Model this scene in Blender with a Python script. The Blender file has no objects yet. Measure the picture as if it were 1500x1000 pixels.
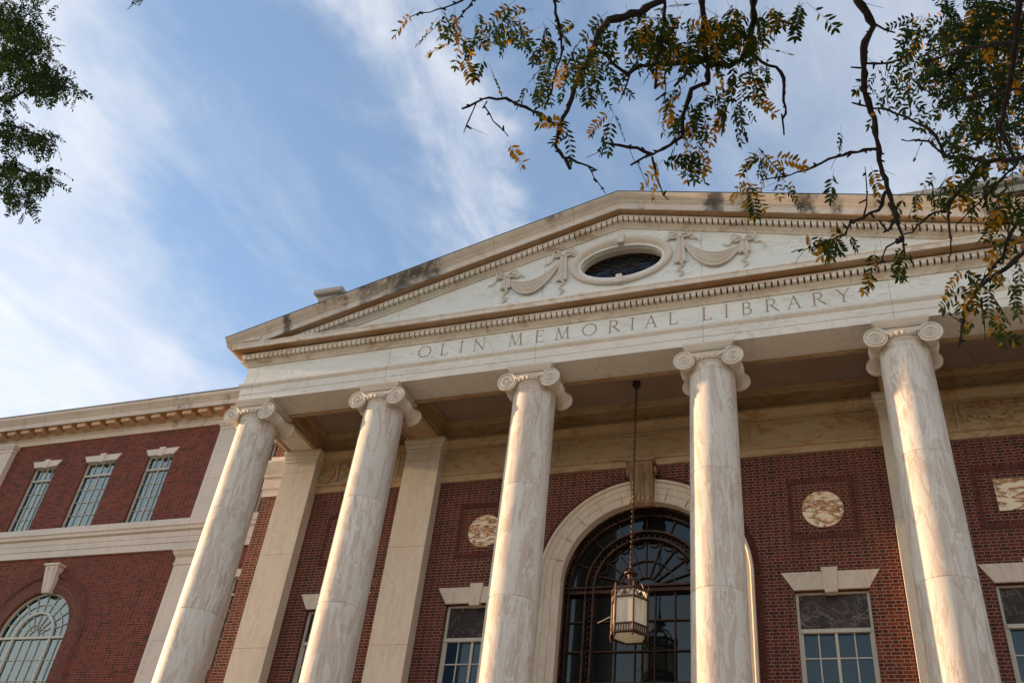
import bpy, bmesh, math, random
from mathutils import Vector, Matrix
R_ = math.radians
S = 3.65            # metres per layout unit (one intercolumniation)
Z0 = 13.6           # height of the architrave's underside above the ground (m)
scene = bpy.context.scene
col = scene.collection

# ------------------------------------------------------------------ camera
YAW, PITCH, ROLL, FPX = -0.41957318, 0.65011994, 0.13066771, 1381.794
CAMU = Vector((1.20767, -4.31786, -3.28979))
d_ = Vector((math.sin(YAW)*math.cos(PITCH), math.cos(YAW)*math.cos(PITCH), math.sin(PITCH)))
r0 = Vector((math.cos(YAW), -math.sin(YAW), 0)); u0 = r0.cross(d_)
r_ = r0*math.cos(ROLL) + u0*math.sin(ROLL); u_ = u0*math.cos(ROLL) - r0*math.sin(ROLL)
CAM = Vector((CAMU.x*S, CAMU.y*S, CAMU.z*S + Z0))
cam_data = bpy.data.cameras.new('camera'); cam = bpy.data.objects.new('camera', cam_data); col.objects.link(cam)
cam_data.sensor_width = 36; cam_data.lens = FPX/1500*36
cam_data.clip_start = 0.05; cam_data.clip_end = 5000
m = Matrix.Identity(4)
for i in range(3):
    m[i][0] = r_[i]; m[i][1] = u_[i]; m[i][2] = -d_[i]; m[i][3] = CAM[i]
cam.matrix_world = m
scene.camera = cam

# ------------------------------------------------------------------ light
SUN_ALPHA, SUN_EL = 2.1, 11.8      # degrees in front of the facade plane, elevation
sa, se = R_(SUN_ALPHA), R_(SUN_EL)
sun_dir = Vector((-math.cos(sa)*math.cos(se), -math.sin(sa)*math.cos(se), math.sin(se)))
sd = bpy.data.lights.new('sun', 'SUN'); sd.energy = 4.8; sd.angle = R_(0.5); sd.color = (1.0, 0.62, 0.34)
so = bpy.data.objects.new('sun', sd); col.objects.link(so)
so.rotation_euler = sun_dir.to_track_quat('Z', 'Y').to_euler()
so.location = (-30, -10, 20)

world = bpy.data.worlds.new('World'); scene.world = world; world.use_nodes = True
nt = world.node_tree; nt.nodes.clear(); N = nt.nodes; L = nt.links

class NB:
    """tiny node-building helper"""
    def __init__(s, nt): s.nt = nt
    def n(s, t, **k):
        nd = s.nt.nodes.new(t)
        for a, b in k.items(): setattr(nd, a, b)
        return nd
    def put(s, sock, v):
        if isinstance(v, bpy.types.NodeSocket): s.nt.links.new(v, sock)
        elif v is not None:
            try: sock.default_value = v
            except Exception: sock.default_value = (*v, 1.0)
    def math(s, op, a, b=None, c=None, clamp=False):
        nd = s.n('ShaderNodeMath', operation=op); nd.use_clamp = clamp
        s.put(nd.inputs[0], a)
        if b is not None: s.put(nd.inputs[1], b)
        if c is not None: s.put(nd.inputs[2], c)
        return nd.outputs[0]
    def mix(s, f, a, b, mode='MIX'):
        nd = s.n('ShaderNodeMix', data_type='RGBA', blend_type=mode)
        s.put(nd.inputs[0], f)
        for i, v in ((6, a), (7, b)):
            if isinstance(v, bpy.types.NodeSocket): s.nt.links.new(v, nd.inputs[i])
            else: nd.inputs[i].default_value = (*v, 1.0)
        return nd.outputs[2]
    def ramp(s, f, lo, hi):     # smoothstep
        nd = s.n('ShaderNodeMapRange', interpolation_type='SMOOTHSTEP')
        s.put(nd.inputs['Value'], f); nd.inputs['From Min'].default_value = lo; nd.inputs['From Max'].default_value = hi
        return nd.outputs[0]
    def noise(s, vec, scale, detail=4, rough=.55, dist=0.0, out=0):
        nd = s.n('ShaderNodeTexNoise'); s.put(nd.inputs['Vector'], vec)
        nd.inputs['Scale'].default_value = scale; nd.inputs['Detail'].default_value = detail
        nd.inputs['Roughness'].default_value = rough; nd.inputs['Distortion'].default_value = dist
        return nd.outputs[out]
    def mapping(s, vec, scale=(1, 1, 1), rot=(0, 0, 0), loc=(0, 0, 0)):
        nd = s.n('ShaderNodeMapping'); s.put(nd.inputs['Vector'], vec)
        nd.inputs['Scale'].default_value = scale; nd.inputs['Rotation'].default_value = rot; nd.inputs['Location'].default_value = loc
        return nd.outputs[0]
    def xyz(s, vec):
        nd = s.n('ShaderNodeSeparateXYZ'); s.put(nd.inputs[0], vec); return nd.outputs
    def comb(s, x, y, z):
        nd = s.n('ShaderNodeCombineXYZ')
        for i, v in enumerate((x, y, z)): s.put(nd.inputs[i], v)
        return nd.outputs[0]

b = NB(nt)
sky = b.n('ShaderNodeTexSky', sky_type='NISHITA'); sky.sun_disc = False
sky.sun_elevation = se; sky.sun_rotation = math.atan2(sun_dir.x, sun_dir.y)
sky.altitude = 50; sky.air_density = 1.0; sky.dust_density = 1.2; sky.ozone_density = 1.6
gen = b.n('ShaderNodeTexCoord').outputs['Generated']
gx, gy, gz = b.xyz(gen)[:3]
gzc = b.math('MAXIMUM', gz, 0.06)
px_ = b.math('DIVIDE', gx, gzc); py_ = b.math('DIVIDE', gy, gzc)
pv = b.comb(px_, py_, 0.0)
warp = b.noise(pv, 2.2, 5, .55)
warp2 = b.noise(b.mapping(pv, (1, 1, 1), (0, 0, .9), (3.1, 1.7, 0)), 6.5, 6, .6)
wsum = b.math('ADD', b.math('MULTIPLY', b.math('SUBTRACT', warp, .5), .50), b.math('MULTIPLY', b.math('SUBTRACT', warp2, .5), .22))
xw = b.math('ADD', px_, wsum)
# big bank to the left
eL = b.math('SUBTRACT', b.math('SUBTRACT', -0.80, b.math('MULTIPLY', b.math('SUBTRACT', py_, .456), .45)), xw)
cL = b.ramp(eL, -0.10, 0.16)
# middle streak
eM = b.math('ABSOLUTE', b.math('ADD', xw, b.math('SUBTRACT', .492, b.math('MULTIPLY', b.math('SUBTRACT', py_, .6), .04))))
cM = b.math('SUBTRACT', 1.0, b.ramp(eM, 0.0, 0.125))
cR = b.math('MULTIPLY', b.ramp(xw, -0.22, .10), .55)
fine = b.noise(b.mapping(pv, (1.9, 1.0, 1), (0, 0, -.28)), 3.6, 8, .56, .5)
fine2 = b.noise(b.mapping(pv, (1.3, 1.0, 1), (0, 0, .5)), 2.0, 6, .55, .3)
tex = b.ramp(b.math('ADD', b.math('MULTIPLY', fine, .5), b.math('MULTIPLY', fine2, .6)), .34, .74)
cl = b.math('MAXIMUM', b.math('MAXIMUM', cL, b.math('MULTIPLY', b.math('MULTIPLY', cM, b.ramp(b.noise(b.mapping(pv, (3.6, 1.3, 1), (0, 0, .12)), 2.6, 8, .60, .6), .22, .66)), 1.0)), cR)
cl = b.math('MULTIPLY', cl, b.math('ADD', b.math('MULTIPLY', tex, .55), .45))
wisp = b.ramp(b.noise(b.mapping(pv, (2.3, 1.1, 1), (0, 0, -.15), (2, 5, 0)), 2.6, 8, .62, .6), .40, .78)
cl = b.math('ADD', b.math('MULTIPLY', wisp, .27), b.math('MULTIPLY', cl, .86), clamp=True)
cl = b.math('MULTIPLY', cl, b.math('ADD', b.math('MULTIPLY', b.ramp(gy, -.35, .2), .7), .3))
hz = b.math('SUBTRACT', 1.0, b.ramp(gz, .0, .62))
bright = b.math('MULTIPLY', b.math('ADD', b.math('MULTIPLY', b.ramp(eL, -.1, .5), .12), 1.0), 3.95)
SKYB = 0.11
skyc = b.mix(1.0, sky.outputs[0], (0.86, 1.02, 1.16), 'MULTIPLY')
veil = b.mix(b.math('ADD', b.math('MULTIPLY', hz, .38), .20), skyc, (2.7, 3.3, 4.2))
cloudc = b.n('ShaderNodeVectorMath', operation='SCALE'); cloudc.inputs[0].default_value = (0.93, 0.965, 1.04)
L.new(bright, cloudc.inputs['Scale'])
fin = b.mix(cl, veil, cloudc.outputs[0])
# warm fill glow added to the unseen low southern sky to brighten the facade
fill_glow = b.math('MULTIPLY', b.ramp(b.math('MULTIPLY', gy, -1.0), .02, .45), b.math('SUBTRACT', 1.0, b.ramp(gz, .22, .58)))
fill_glow = b.math('MULTIPLY', fill_glow, b.math('ADD', b.math('MULTIPLY', b.noise(gen, 3.0, 5, .55), .5), .6), clamp=True)
fin = b.mix(fill_glow, fin, (7.6, 6.7, 5.7))
bg = b.n('ShaderNodeBackground'); L.new(fin, bg.inputs[0]); bg.inputs[1].default_value = SKYB
wo = b.n('ShaderNodeOutputWorld'); L.new(bg.outputs[0], wo.inputs[0])

scene.view_settings.view_transform = 'Standard'; scene.view_settings.look = 'None'
scene.view_settings.exposure = 1.1; scene.view_settings.gamma = 1.0
scene.cycles.max_bounces = 8; scene.cycles.diffuse_bounces = 5
scene.cycles.transparent_max_bounces = 12

# ------------------------------------------------------------------ materials
def new_mat(name):
    mt = bpy.data.materials.new(name); mt.use_nodes = True
    mt.node_tree.nodes.clear(); nb = NB(mt.node_tree)
    out = nb.n('ShaderNodeOutputMaterial'); p = nb.n('ShaderNodeBsdfPrincipled')
    mt.node_tree.links.new(p.outputs[0], out.inputs[0])
    return mt, nb, p, out
def bump(nb, p, h, strength, dist):
    bp = nb.n('ShaderNodeBump'); bp.inputs['Strength'].default_value = strength; bp.inputs['Distance'].default_value = dist
    nb.put(bp.inputs['Height'], h); nb.nt.links.new(bp.outputs[0], p.inputs['Normal'])

def marble(name, c1, c2, vein, vein_amt=.5, stretch=(1, 1, 1), scale=1.0, joint=None, rust=0.0, rust_c=(.42, .2, .06), rough=.62, blotch=None, drip=0.0, jw=.010, stains=None, drums=None):
    mt, nb, p, out = new_mat(name)
    geo = nb.n('ShaderNodeNewGeometry'); pos = geo.outputs['Position']
    if drums:
        x_, y_, z_ = nb.xyz(pos)[:3]; di = nb.math('FLOOR', nb.math('DIVIDE', nb.math('SUBTRACT', z_, drums[0]), drums[1]))
        pos = nb.comb(nb.math('ADD', x_, nb.math('MULTIPLY', di, 7.31)), nb.math('ADD', y_, nb.math('MULTIPLY', di, 3.77)), nb.math('ADD', z_, nb.math('MULTIPLY', nb.math('ADD', x_, y_), .35)))
    v = nb.mapping(pos, stretch)
    big = nb.ramp(nb.noise(v, .55*scale, 5, .6, .4), .32, .68)
    c = nb.mix(big, c1, c2)
    if blotch:
        bl = nb.ramp(nb.noise(nb.mapping(pos, stretch, (0, 0, 0), (9, 3, 5)), 1.5*scale, 6, .55, 1.6), .50, .56)
        c = nb.mix(nb.math('MULTIPLY', bl, blotch[1]), c, blotch[0])
        bn = nb.noise(nb.mapping(pos, stretch, (0, 0, 0), (3, 8, 2)), 2.3*scale, 7, .6, 1.9)
        c = nb.mix(nb.math('MULTIPLY', nb.ramp(bn, .53, .57), blotch[1]*.8), c, tuple(q*.86 for q in blotch[0]))
        rim = nb.math('SUBTRACT', 1.0, nb.ramp(nb.math('ABSOLUTE', nb.math('SUBTRACT', bn, .53)), .0, .022))
        c = nb.mix(nb.math('MULTIPLY', rim, .55), c, tuple(min(1, q*1.18) for q in c1))
    vn = nb.noise(nb.mapping(pos, stretch, (.2, .3, 0), (2, 7, 1)), 1.9*scale, 9, .62, 1.1)
    ridge = nb.math('SUBTRACT', 1.0, nb.ramp(nb.math('ABSOLUTE', nb.math('SUBTRACT', vn, .5)), 0.0, .035))
    vmask = nb.ramp(nb.noise(v, .8*scale, 3, .5), .38, .62)
    c = nb.mix(nb.math('MULTIPLY', nb.math('MULTIPLY', ridge, vmask), vein_amt), c, vein)
    if rust > 0:
        rn = nb.noise(nb.mapping(pos, (1, 1, 2.6), (.1, .25, 0), (4, 1, 8)), 1.1*scale, 8, .62, 1.4)
        rm = nb.ramp(rn, .50, .66)
        c = nb.mix(nb.math('MULTIPLY', rm, rust), c, rust_c)
    fine_ = nb.noise(pos, 26, 3, .6)
    c = nb.mix(nb.math('MULTIPLY', fine_, .22), c, tuple(x*.72 for x in c1))
    if drip > 0:
        x, y, z = nb.xyz(pos)[:3]
        dn = nb.noise(nb.comb(x, y, nb.math('MULTIPLY', z, .12)), 1.15, 6, .7, .2)
        dm = nb.ramp(dn, .54, .66)
        dn2 = nb.ramp(nb.noise(pos, 4.5, 5, .7), .36, .62)
        c = nb.mix(nb.math('MULTIPLY', nb.math('MULTIPLY', dm, dn2), drip), c, (.035, .034, .038))
    if stains:
        x, y, z = nb.xyz(pos)[:3]; acc = None
        wob = nb.math('MULTIPLY', nb.math('SUBTRACT', nb.noise(pos, 3.2, 6, .7), .5), .55)
        for sx_, hw_ in stains:
            dd = nb.math('ABSOLUTE', nb.math('SUBTRACT', nb.math('ADD', x, wob), sx_*S))
            q = nb.math('SUBTRACT', 1.0, nb.ramp(dd, hw_*S*.35, hw_*S*1.15)); acc = q if acc is None else nb.math('MAXIMUM', acc, q)
        mott = nb.math('MULTIPLY', nb.ramp(nb.noise(nb.mapping(pos, (.8, 1, .8), (0, .27, 0)), 2.4, 8, .72), .34, .56), nb.ramp(nb.noise(nb.mapping(pos, (1, 1, .25)), 5.0, 5, .7), .25, .5))
        c = nb.mix(nb.math('MULTIPLY', nb.math('MULTIPLY', acc, mott), .85), c, (.032, .031, .036))
    if joint:
        x, y, z = nb.xyz(pos)[:3]
        Lj, off = joint
        f = nb.math('FRACT', nb.math('DIVIDE', nb.math('ADD', x, off), Lj))
        jm = nb.math('LESS_THAN', nb.math('ABSOLUTE', nb.math('SUBTRACT', f, .5)), jw*.5/Lj)
        c = nb.mix(nb.math('MULTIPLY', jm, .62), c, (.10, .085, .07))
    nb.put(p.inputs['Base Color'], c); p.inputs['Roughness'].default_value = rough
    p.inputs['Specular IOR Level'].default_value = .35
    bump(nb, p, fine_, .25, .006)
    return mt

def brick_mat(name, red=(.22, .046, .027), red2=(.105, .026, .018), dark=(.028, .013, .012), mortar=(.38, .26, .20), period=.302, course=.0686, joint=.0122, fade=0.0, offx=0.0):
    mt, nb, p, out = new_mat(name)
    pos = nb.n('ShaderNodeNewGeometry').outputs['Position']
    x, y, z = nb.xyz(pos)[:3]
    u = nb.math('ADD', nb.math('ADD', x, y), 200.0 + offx)
    w = nb.math('DIVIDE', nb.math('ADD', z, 20.0), course)
    row = nb.math('FLOOR', w); fz = nb.math('MULTIPLY', nb.math('FRACT', w), course)
    odd = nb.math('MODULO', row, 2.0)
    uu = nb.math('ADD', nb.math('DIVIDE', u, period), nb.math('MULTIPLY', odd, .5))
    cell = nb.math('FLOOR', uu); fu = nb.math('MULTIPLY', nb.math('FRACT', uu), period)
    s1 = (period-2*joint)*.685
    head = nb.math('GREATER_THAN', fu, s1+joint*.5)
    wob = nb.math('MULTIPLY', nb.math('SUBTRACT', nb.noise(pos, 30, 2, .5), .5), .004)
    fz2 = nb.math('ADD', fz, wob)
    mz = nb.math('LESS_THAN', fz2, joint)
    m1 = nb.math('MULTIPLY', nb.math('GREATER_THAN', fu, s1), nb.math('LESS_THAN', fu, s1+joint))
    m2 = nb.math('GREATER_THAN', fu, period-joint)
    mort = nb.math('MAXIMUM', mz, nb.math('MAXIMUM', m1, m2))
    wn = nb.n('ShaderNodeTexWhiteNoise', noise_dimensions='3D'); nb.put(wn.inputs['Vector'], nb.comb(cell, row, head))
    val = wn.outputs['Value']
    c = nb.mix(nb.ramp(val, 0, 1), red2, red)
    vv = nb.math('ADD', val, nb.math('MULTIPLY', head, .34))
    c = nb.mix(nb.ramp(vv, .68, 1.05), c, dark)
    c = nb.mix(nb.math('MULTIPLY', nb.noise(pos, 45, 3, .6), .5), c, tuple(q*.55 for q in red2))
    mc = nb.mix(nb.noise(pos, 3, 4, .6), mortar, tuple(q*.72 for q in mortar))
    c = nb.mix(mort, c, mc)
    big = nb.ramp(nb.noise(pos, .5, 4, .6), .3, .7)
    c = nb.mix(nb.math('MULTIPLY', big, .30), c, (.085, .03, .024))
    soot = nb.ramp(nb.noise(nb.mapping(pos, (1.0, 1.0, .35), (0, 0, 0), (3, 3, 3)), .9, 7, .65, .5), .50, .76)
    c = nb.mix(nb.math('MULTIPLY', soot, .38), c, (.035, .020, .018))
    nb.put(p.inputs['Base Color'], c); p.inputs['Roughness'].default_value = .85
    p.inputs['Specular IOR Level'].default_value = .25
    h = nb.math('ADD', nb.math('MULTIPLY', nb.math('SUBTRACT', 1.0, mort), .8), nb.math('MULTIPLY', nb.noise(pos, 60, 3, .6), .3))
    bump(nb, p, h, .7, .006)
    return mt

def plain(name, c, rough=.6, metal=0.0, c2=None, scale=6, spec=.4):
    mt, nb, p, out = new_mat(name)
    pos = nb.n('ShaderNodeNewGeometry').outputs['Position']
    f = nb.ramp(nb.noise(pos, scale, 5, .6), .3, .7)
    nb.put(p.inputs['Base Color'], nb.mix(f, c, c2 if c2 else tuple(q*.8 for q in c)))
    p.inputs['Roughness'].default_value = rough; p.inputs['Metallic'].default_value = metal
    p.inputs['Specular IOR Level'].default_value = spec
    return mt

M = {}
M['facade'] = marble('facade_marble', (.74, .725, .68), (.66, .645, .60), (.36, .36, .35), .45, (1, 1, 1.6), .8, joint=(S, S*.0), rust=.22, rust_c=(.52, .37, .24))
M['frieze'] = marble('frieze_marble', (.75, .785, .77), (.68, .71, .69), (.38, .40, .40), .5, (1, 1, 2.4), .7, joint=(S, S*.0), rust=.12, rust_c=(.52, .36, .24))
M['cornice'] = marble('cornice_marble', (.70, .65, .57), (.60, .545, .47), (.36, .31, .25), .35, (1, 1, 1.5), 1.0, joint=(.535*S, .1), rust=.65, rust_c=(.36, .215, .10))
M['sima'] = marble('gutter_marble', (.66, .60, .53), (.54, .49, .43), (.30, .27, .24), .3, (1, 1, 1.5), 1.0, joint=(.535*S, .1), rust=.3, rust_c=(.38, .25, .15), drip=.8, stains=((-1.70, .08), (-1.42, .26), (-1.27, .12), (-2.28, .04), (.60, .07), (.79, .06), (1.13, .06), (1.30, .05), (2.08, .06)))
M['column'] = marble('column_marble', (.63, .60, .54), (.53, .52, .48), (.70, .69, .66), .8, (1.7, 1.7, .30), 1.1, blotch=((.46, .365, .305), .68), drums=(10.7165, 2.354))
M['pilaster'] = marble('pilaster_marble', (.66, .60, .50), (.585, .53, .45), (.40, .39, .36), .55, (1.6, 1.6, .35), 1.2, blotch=((.60, .46, .35), .35))
M['carved'] = marble('carved_marble', (.66, .60, .52), (.58, .53, .455), (.44, .38, .32), .4, (1, 1, 1), 1.5)
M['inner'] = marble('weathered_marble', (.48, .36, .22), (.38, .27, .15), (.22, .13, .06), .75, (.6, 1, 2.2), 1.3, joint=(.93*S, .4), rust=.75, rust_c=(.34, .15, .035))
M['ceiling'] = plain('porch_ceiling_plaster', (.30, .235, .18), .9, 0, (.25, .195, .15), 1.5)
M['soffit'] = plain('patina_bounce_soffit', (.36, .20, .10), .85, 0, (.45, .345, .245), .8)  # brown patina plus warm bounced light painted into the colour
M['sooty'] = marble('sooty_marble', (.33, .215, .125), (.17, .105, .06), (.07, .045, .03), .5, (1.6, 1.6, .5), 2.2)
M['letter'] = plain('inscription_patina', (.40, .30, .21), .85)
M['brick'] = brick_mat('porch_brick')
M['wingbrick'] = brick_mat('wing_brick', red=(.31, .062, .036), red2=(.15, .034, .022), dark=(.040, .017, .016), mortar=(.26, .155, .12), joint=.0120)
M['soldier'] = plain('soldier_brick', (.13, .032, .022), .85, 0, (.062, .02, .016), 9)
M['archbrick'] = plain('arch_brick', (.19, .055, .04), .85, 0, (.085, .03, .026), 9)
M['mortar'] = plain('mortar', (.24, .17, .14), .95)
M['frame'] = plain('window_frame_paint', (.52, .51, .45), .5, 0, (.46, .45, .40), 3)
M['bronze'] = plain('bronze', (.085, .040, .024), .5, .6, (.022, .016, .014), 7)
M['iron'] = plain('lantern_iron', (.028, .022, .020), .5, .5, (.10, .055, .036), 12)
M['copper'] = plain('roof_edge_copper', (.05, .075, .068), .7, 0, (.03, .04, .038), 3)
M['roof'] = plain('roof_metal', (.16, .17, .18), .6)
M['room'] = plain('dark_room', (.012, .011, .011), .9)  # darkness of the unlit rooms painted as near-black backing
M['curtain'] = plain('sky_tinted_blind', (.54, .80, .90), .9, 0, (.38, .64, .76), .8)  # blue of the sky mirrored in the panes painted into the cloth
M['bark'] = plain('branch_bark', (.014, .010, .010), .9, 0, (.026, .020, .018), 20)
M['slab'] = marble('parapet_stone', (.42, .41, .39), (.34, .33, .31), (.2, .2, .2), .3)
M['wingstone'] = marble('wing_marble', (.66, .60, .53), (.58, .53, .48), (.42, .40, .38), .4, (1, 1, 1.6), .8, joint=(.42*S, .3), rust=.15, rust_c=(.52, .37, .25))
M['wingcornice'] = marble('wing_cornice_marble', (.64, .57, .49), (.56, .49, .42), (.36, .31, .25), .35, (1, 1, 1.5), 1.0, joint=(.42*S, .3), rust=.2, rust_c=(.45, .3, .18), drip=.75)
M['swag'] = M['carved']
M['modil'] = marble('bounce_toned_marble', (.66, .45, .29), (.56, .38, .25), (.4, .25, .15), .3)  # orange of the sun's bounce put into the stone colour

def veined_disc(name, base, v1, v2, amt=1.0, sc=1.0):
    mt, nb, p, out = new_mat(name)
    pos = nb.n('ShaderNodeNewGeometry').outputs['Position']
    v = nb.mapping(pos, (.75, .75, 2.3), (0, -.62, 0))
    n1 = nb.noise(v, 2.0*sc, 8, .62, .35)
    r1 = nb.math('SUBTRACT', 1.0, nb.ramp(nb.math('ABSOLUTE', nb.math('SUBTRACT', n1, .5)), 0, .05))
    wide = nb.math('SUBTRACT', 1.0, nb.ramp(nb.math('ABSOLUTE', nb.math('SUBTRACT', n1, .53)), 0, .085))
    n2 = nb.noise(nb.mapping(v, (1, 1, 1), (0, .2, 0), (5, 2, 1)), 5*sc, 6, .6, 1.4)
    r2 = nb.math('SUBTRACT', 1.0, nb.ramp(nb.math('ABSOLUTE', nb.math('SUBTRACT', n2, .5)), 0, .035))
    c = nb.mix(nb.math('MULTIPLY', wide, .75*amt), base, v1)
    c = nb.mix(nb.math('MULTIPLY', nb.math('MULTIPLY', r1, .8), amt), c, v2)
    c = nb.mix(nb.math('MULTIPLY', nb.math('MULTIPLY', r2, .6), wide), c, v2)
    nb.put(p.inputs['Base Color'], c); p.inputs['Roughness'].default_value = .5; p.inputs['Specular IOR Level'].default_value = .15
    return mt
M['disc'] = veined_disc('golden_marble', (.84, .75, .58), (.66, .26, .05), (.13, .04, .012), 1.0, 1.7)
mt, nb, p, out = new_mat('dark_veined_marble')
pos = nb.n('ShaderNodeNewGeometry').outputs['Position']; acc = None
for sc_, rot_, off_, th in ((1.1, .7, 2.0, .010), (1.7, -.6, 7.0, .007), (2.6, .2, 11.0, .008)):
    nn_ = nb.noise(nb.mapping(pos, (1, 1, 1), (0, rot_, 0), (off_, 1, off_)), sc_, 8, .62, .9)
    r1 = nb.math('SUBTRACT', 1.0, nb.ramp(nb.math('ABSOLUTE', nb.math('SUBTRACT', nn_, .5)), 0, th))
    mk = nb.ramp(nb.noise(pos, 1.3*sc_, 3, .5), .42, .62); r1 = nb.math('MULTIPLY', r1, mk)
    acc = r1 if acc is None else nb.math('MAXIMUM', acc, r1)
c = nb.mix(nb.ramp(nb.noise(pos, 2.2, 5, .6), .35, .7), (.018, .014, .014), (.045, .034, .034))
nb.put(p.inputs['Base Color'], nb.mix(nb.math('MULTIPLY', acc, .8), c, (.32, .28, .27))); p.inputs['Roughness'].default_value = .4
p.inputs['Specular IOR Level'].default_value = .2
M['dmarble'] = mt

def glass_dark(name, tint=(.008, .024, .050), bright=1.0):
    mt, nb, p, out = new_mat(name)
    nb.put(p.inputs['Base Color'], tint); p.inputs['Roughness'].default_value = .02
    p.inputs['IOR'].default_value = 1.5; p.inputs['Specular Tint'].default_value = (.62, .85, 1.0, 1)
    pos = nb.n('ShaderNodeNewGeometry').outputs['Position']
    bump(nb, p, nb.noise(pos, 1.1, 2, .4), .03, .05)
    return mt
M['glass'] = glass_dark('dark_window_glass')  # blue sky reflection carried in the base colour
M['glassk'] = glass_dark('black_window_glass', (.008, .009, .010))
def glass_clear(name):
    mt = bpy.data.materials.new(name); mt.use_nodes = True; mt.node_tree.nodes.clear(); nb = NB(mt.node_tree)
    out = nb.n('ShaderNodeOutputMaterial'); tr = nb.n('ShaderNodeBsdfTransparent'); tr.inputs[0].default_value = (.80, .95, 1.0, 1)
    gl = nb.n('ShaderNodeBsdfGlossy'); gl.inputs['Roughness'].default_value = .02; gl.inputs['Color'].default_value = (.70, .92, 1.0, 1)
    fr = nb.n('ShaderNodeFresnel'); fr.inputs[0].default_value = 1.9
    pos = nb.n('ShaderNodeNewGeometry').outputs['Position']
    bp = nb.n('ShaderNodeBump'); bp.inputs['Strength'].default_value = .02; bp.inputs['Distance'].default_value = .05
    nb.put(bp.inputs['Height'], nb.noise(pos, .7, 2, .5)); nb.nt.links.new(bp.outputs[0], gl.inputs['Normal'])
    mx = nb.n('ShaderNodeMixShader'); L_ = nb.nt.links
    L_.new(nb.math('MULTIPLY', fr.outputs[0], 1.8, clamp=True), mx.inputs[0]); L_.new(tr.outputs[0], mx.inputs[1]); L_.new(gl.outputs[0], mx.inputs[2])
    L_.new(mx.outputs[0], out.inputs[0])
    return mt
M['clear'] = glass_clear('clear_window_glass')

def frosted(name, base):
    mt, nb, p, out = new_mat(name)
    pos = nb.n('ShaderNodeNewGeometry').outputs['Position']
    f = nb.ramp(nb.noise(nb.mapping(pos, (6, 6, .6)), 2.0, 4, .6), .35, .65)
    c = nb.mix(f, base, tuple(q*.78 for q in base))
    st = nb.ramp(nb.noise(pos, 3.4, 5, .65, .8), .56, .66)
    nb.put(p.inputs['Base Color'], c); p.inputs['Roughness'].default_value = .25
    p.inputs['Transmission Weight'].default_value = .0
    tl = nb.n('ShaderNodeBsdfTranslucent'); nb.put(tl.inputs[0], c)
    mx = nb.n('ShaderNodeMixShader'); mx.inputs[0].default_value = .5
    nb.nt.links.new(p.outputs[0], mx.inputs[1]); nb.nt.links.new(tl.outputs[0], mx.inputs[2]); nb.nt.links.new(mx.outputs[0], out.inputs[0])
    return mt
M['frost'] = frosted('frosted_lantern_glass', (.84, .86, .80))

def leaf_mat(name, c, c2, trans):
    mt = bpy.data.materials.new(name); mt.use_nodes = True; mt.node_tree.nodes.clear(); nb = NB(mt.node_tree)
    out = nb.n('ShaderNodeOutputMaterial')
    pos = nb.n('ShaderNodeNewGeometry').outputs['Position']
    cc = nb.mix(nb.ramp(nb.noise(pos, 9, 3, .6), .35, .65), c, c2)
    df = nb.n('ShaderNodeBsdfDiffuse'); tl = nb.n('ShaderNodeBsdfTranslucent'); nb.put(df.inputs[0], cc)
    nb.put(tl.inputs[0], cc)
    mx = nb.n('ShaderNodeMixShader'); mx.inputs[0].default_value = trans
    nb.nt.links.new(df.outputs[0], mx.inputs[1]); nb.nt.links.new(tl.outputs[0], mx.inputs[2]); nb.nt.links.new(mx.outputs[0], out.inputs[0])
    return mt
M['leaf'] = leaf_mat('green_leaf', (.058, .080, .018), (.030, .046, .012), .52)
M['leaf2'] = leaf_mat('dark_leaf', (.036, .060, .022), (.022, .040, .015), .45)
M['leafy'] = leaf_mat('yellow_leaf', (.52, .235, .015), (.30, .17, .018), .6)

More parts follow.
